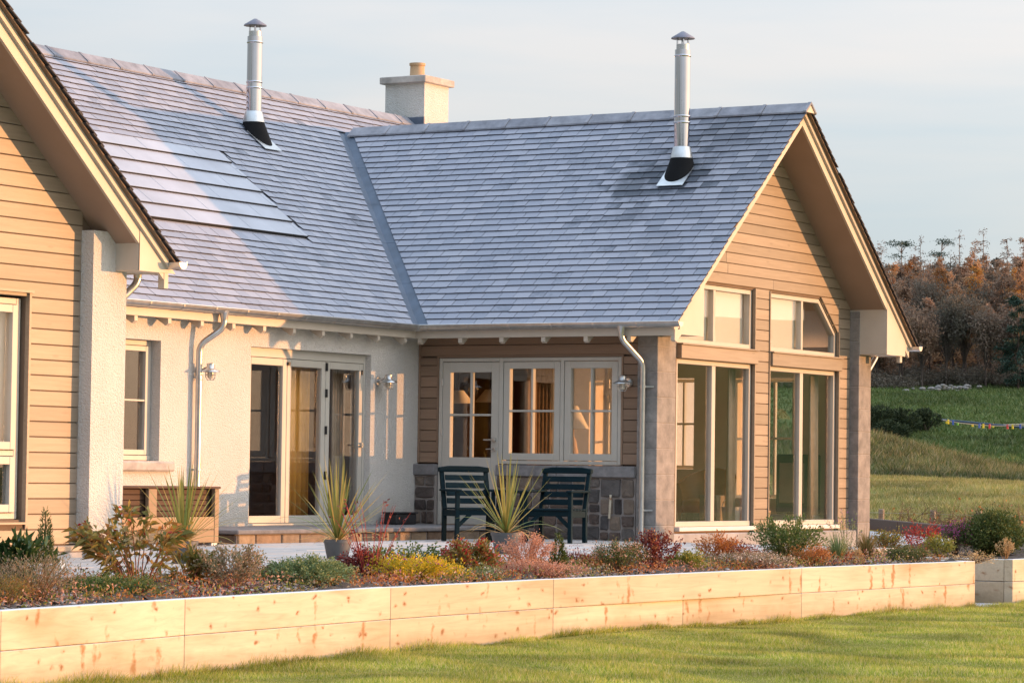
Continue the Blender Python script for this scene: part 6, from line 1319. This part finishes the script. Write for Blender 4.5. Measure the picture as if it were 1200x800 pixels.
for i, (px, d, h, w, lb_) in enumerate(((1028, 208, 2.9, 2.4, 'tall dark gorse bush next to the house corner on the far field'), (1058, 209, 2.5, 2.6, 'middle dark gorse bush of the row on the far field'), (1087, 212, 2.2, 2.2, 'right-hand end gorse bush of the dark row on the far field'), (1045, 203, 1.4, 2.4, 'low dark gorse bush in front of the row on the far field'), (1008, 209, 2.8, 2.4, 'gorse bush half hidden by the stone pier'))):
    q = at(px, d); t = thing('gorse_bush', lb_, 'gorse', tuple(q), 'dark gorse bushes on the far field'); n = 2600
    cc = r_.normal(0, 1, (14, 3)); cc = unit(cc) * np.array([w * 0.36, w * 0.30, h * 0.42]); cc[:, 2] = np.abs(cc[:, 2]) + h * 0.15; k = r_.integers(0, 14, n); P = cc[k] + unit(r_.normal(0, 1, (n, 3))) * np.array([0.62, 0.62, 0.45]) * r_.uniform(0.6, 1, (n, 1)); P[:, 2] = np.maximum(P[:, 2], 0.02)
    v, f_ = leaf_arrays(P, P * np.array([1, 1, 0.6]) + r_.normal(0, 0.8, (n, 3)) + np.array([0, 0, 0.8]), 0.26, 0.09, r_); np_mesh('foliage', v, f_, gz_, t, 'stuff')
    v, f_ = stem_arrays(np.zeros((14, 3)), cc, 0.05, 0.02); np_mesh('stems', v, f_, woody((0.08, 0.06, 0.04)), t, 'stuff')
q = at(1112, 288); t = thing('stone_heap', 'low grey heap of field stones at the foot of the wood', 'stone heap', tuple(q)); b = MB()
rr = random.Random(9)
for k in range(46):
    p = q + rh * rr.gauss(0, 1.7) + fh * rr.gauss(0, 0.6) + Vector((0, 0, rr.uniform(-0.1, 0.55))); s = rr.uniform(0.16, 0.42); b.lathe([(0, -s * .5), (s * .8, -s * .3), (s, 0.05), (s * .6, s * .45), (0, s * .5)], p, 6, False)
o = b.build('stones', 'ashlar', t); o['kind'] = 'stuff'

# unseen conifer belt added behind the viewpoint to darken wall shade and flue reflections
r_ = np.random.default_rng(31); LV, LF, o1 = [], [], 0
for k in range(46):
    a = math.radians(-150 + k * 3.0 + r_.uniform(-1, 1)); d = r_.uniform(40, 52); x, y = CAM.x + d * math.cos(a) * 1.0, CAM.y + d * math.sin(a); h = r_.uniform(11, 16)
    (v, f_), _t = cloud_tree('larch', h, h * 0.5, 500, r_, 1.6, 0.7); LV.append(v + np.array([x, y, -0.8])); LF.append(f_ + o1); o1 += len(v)
o = np_mesh('shading_tree_belt', np.concatenate(LV), np.concatenate(LF), L_dk, kind='stuff'); o['label'] = 'unseen dark conifers added behind the lawn to darken the shaded walls'; o['category'] = 'trees'
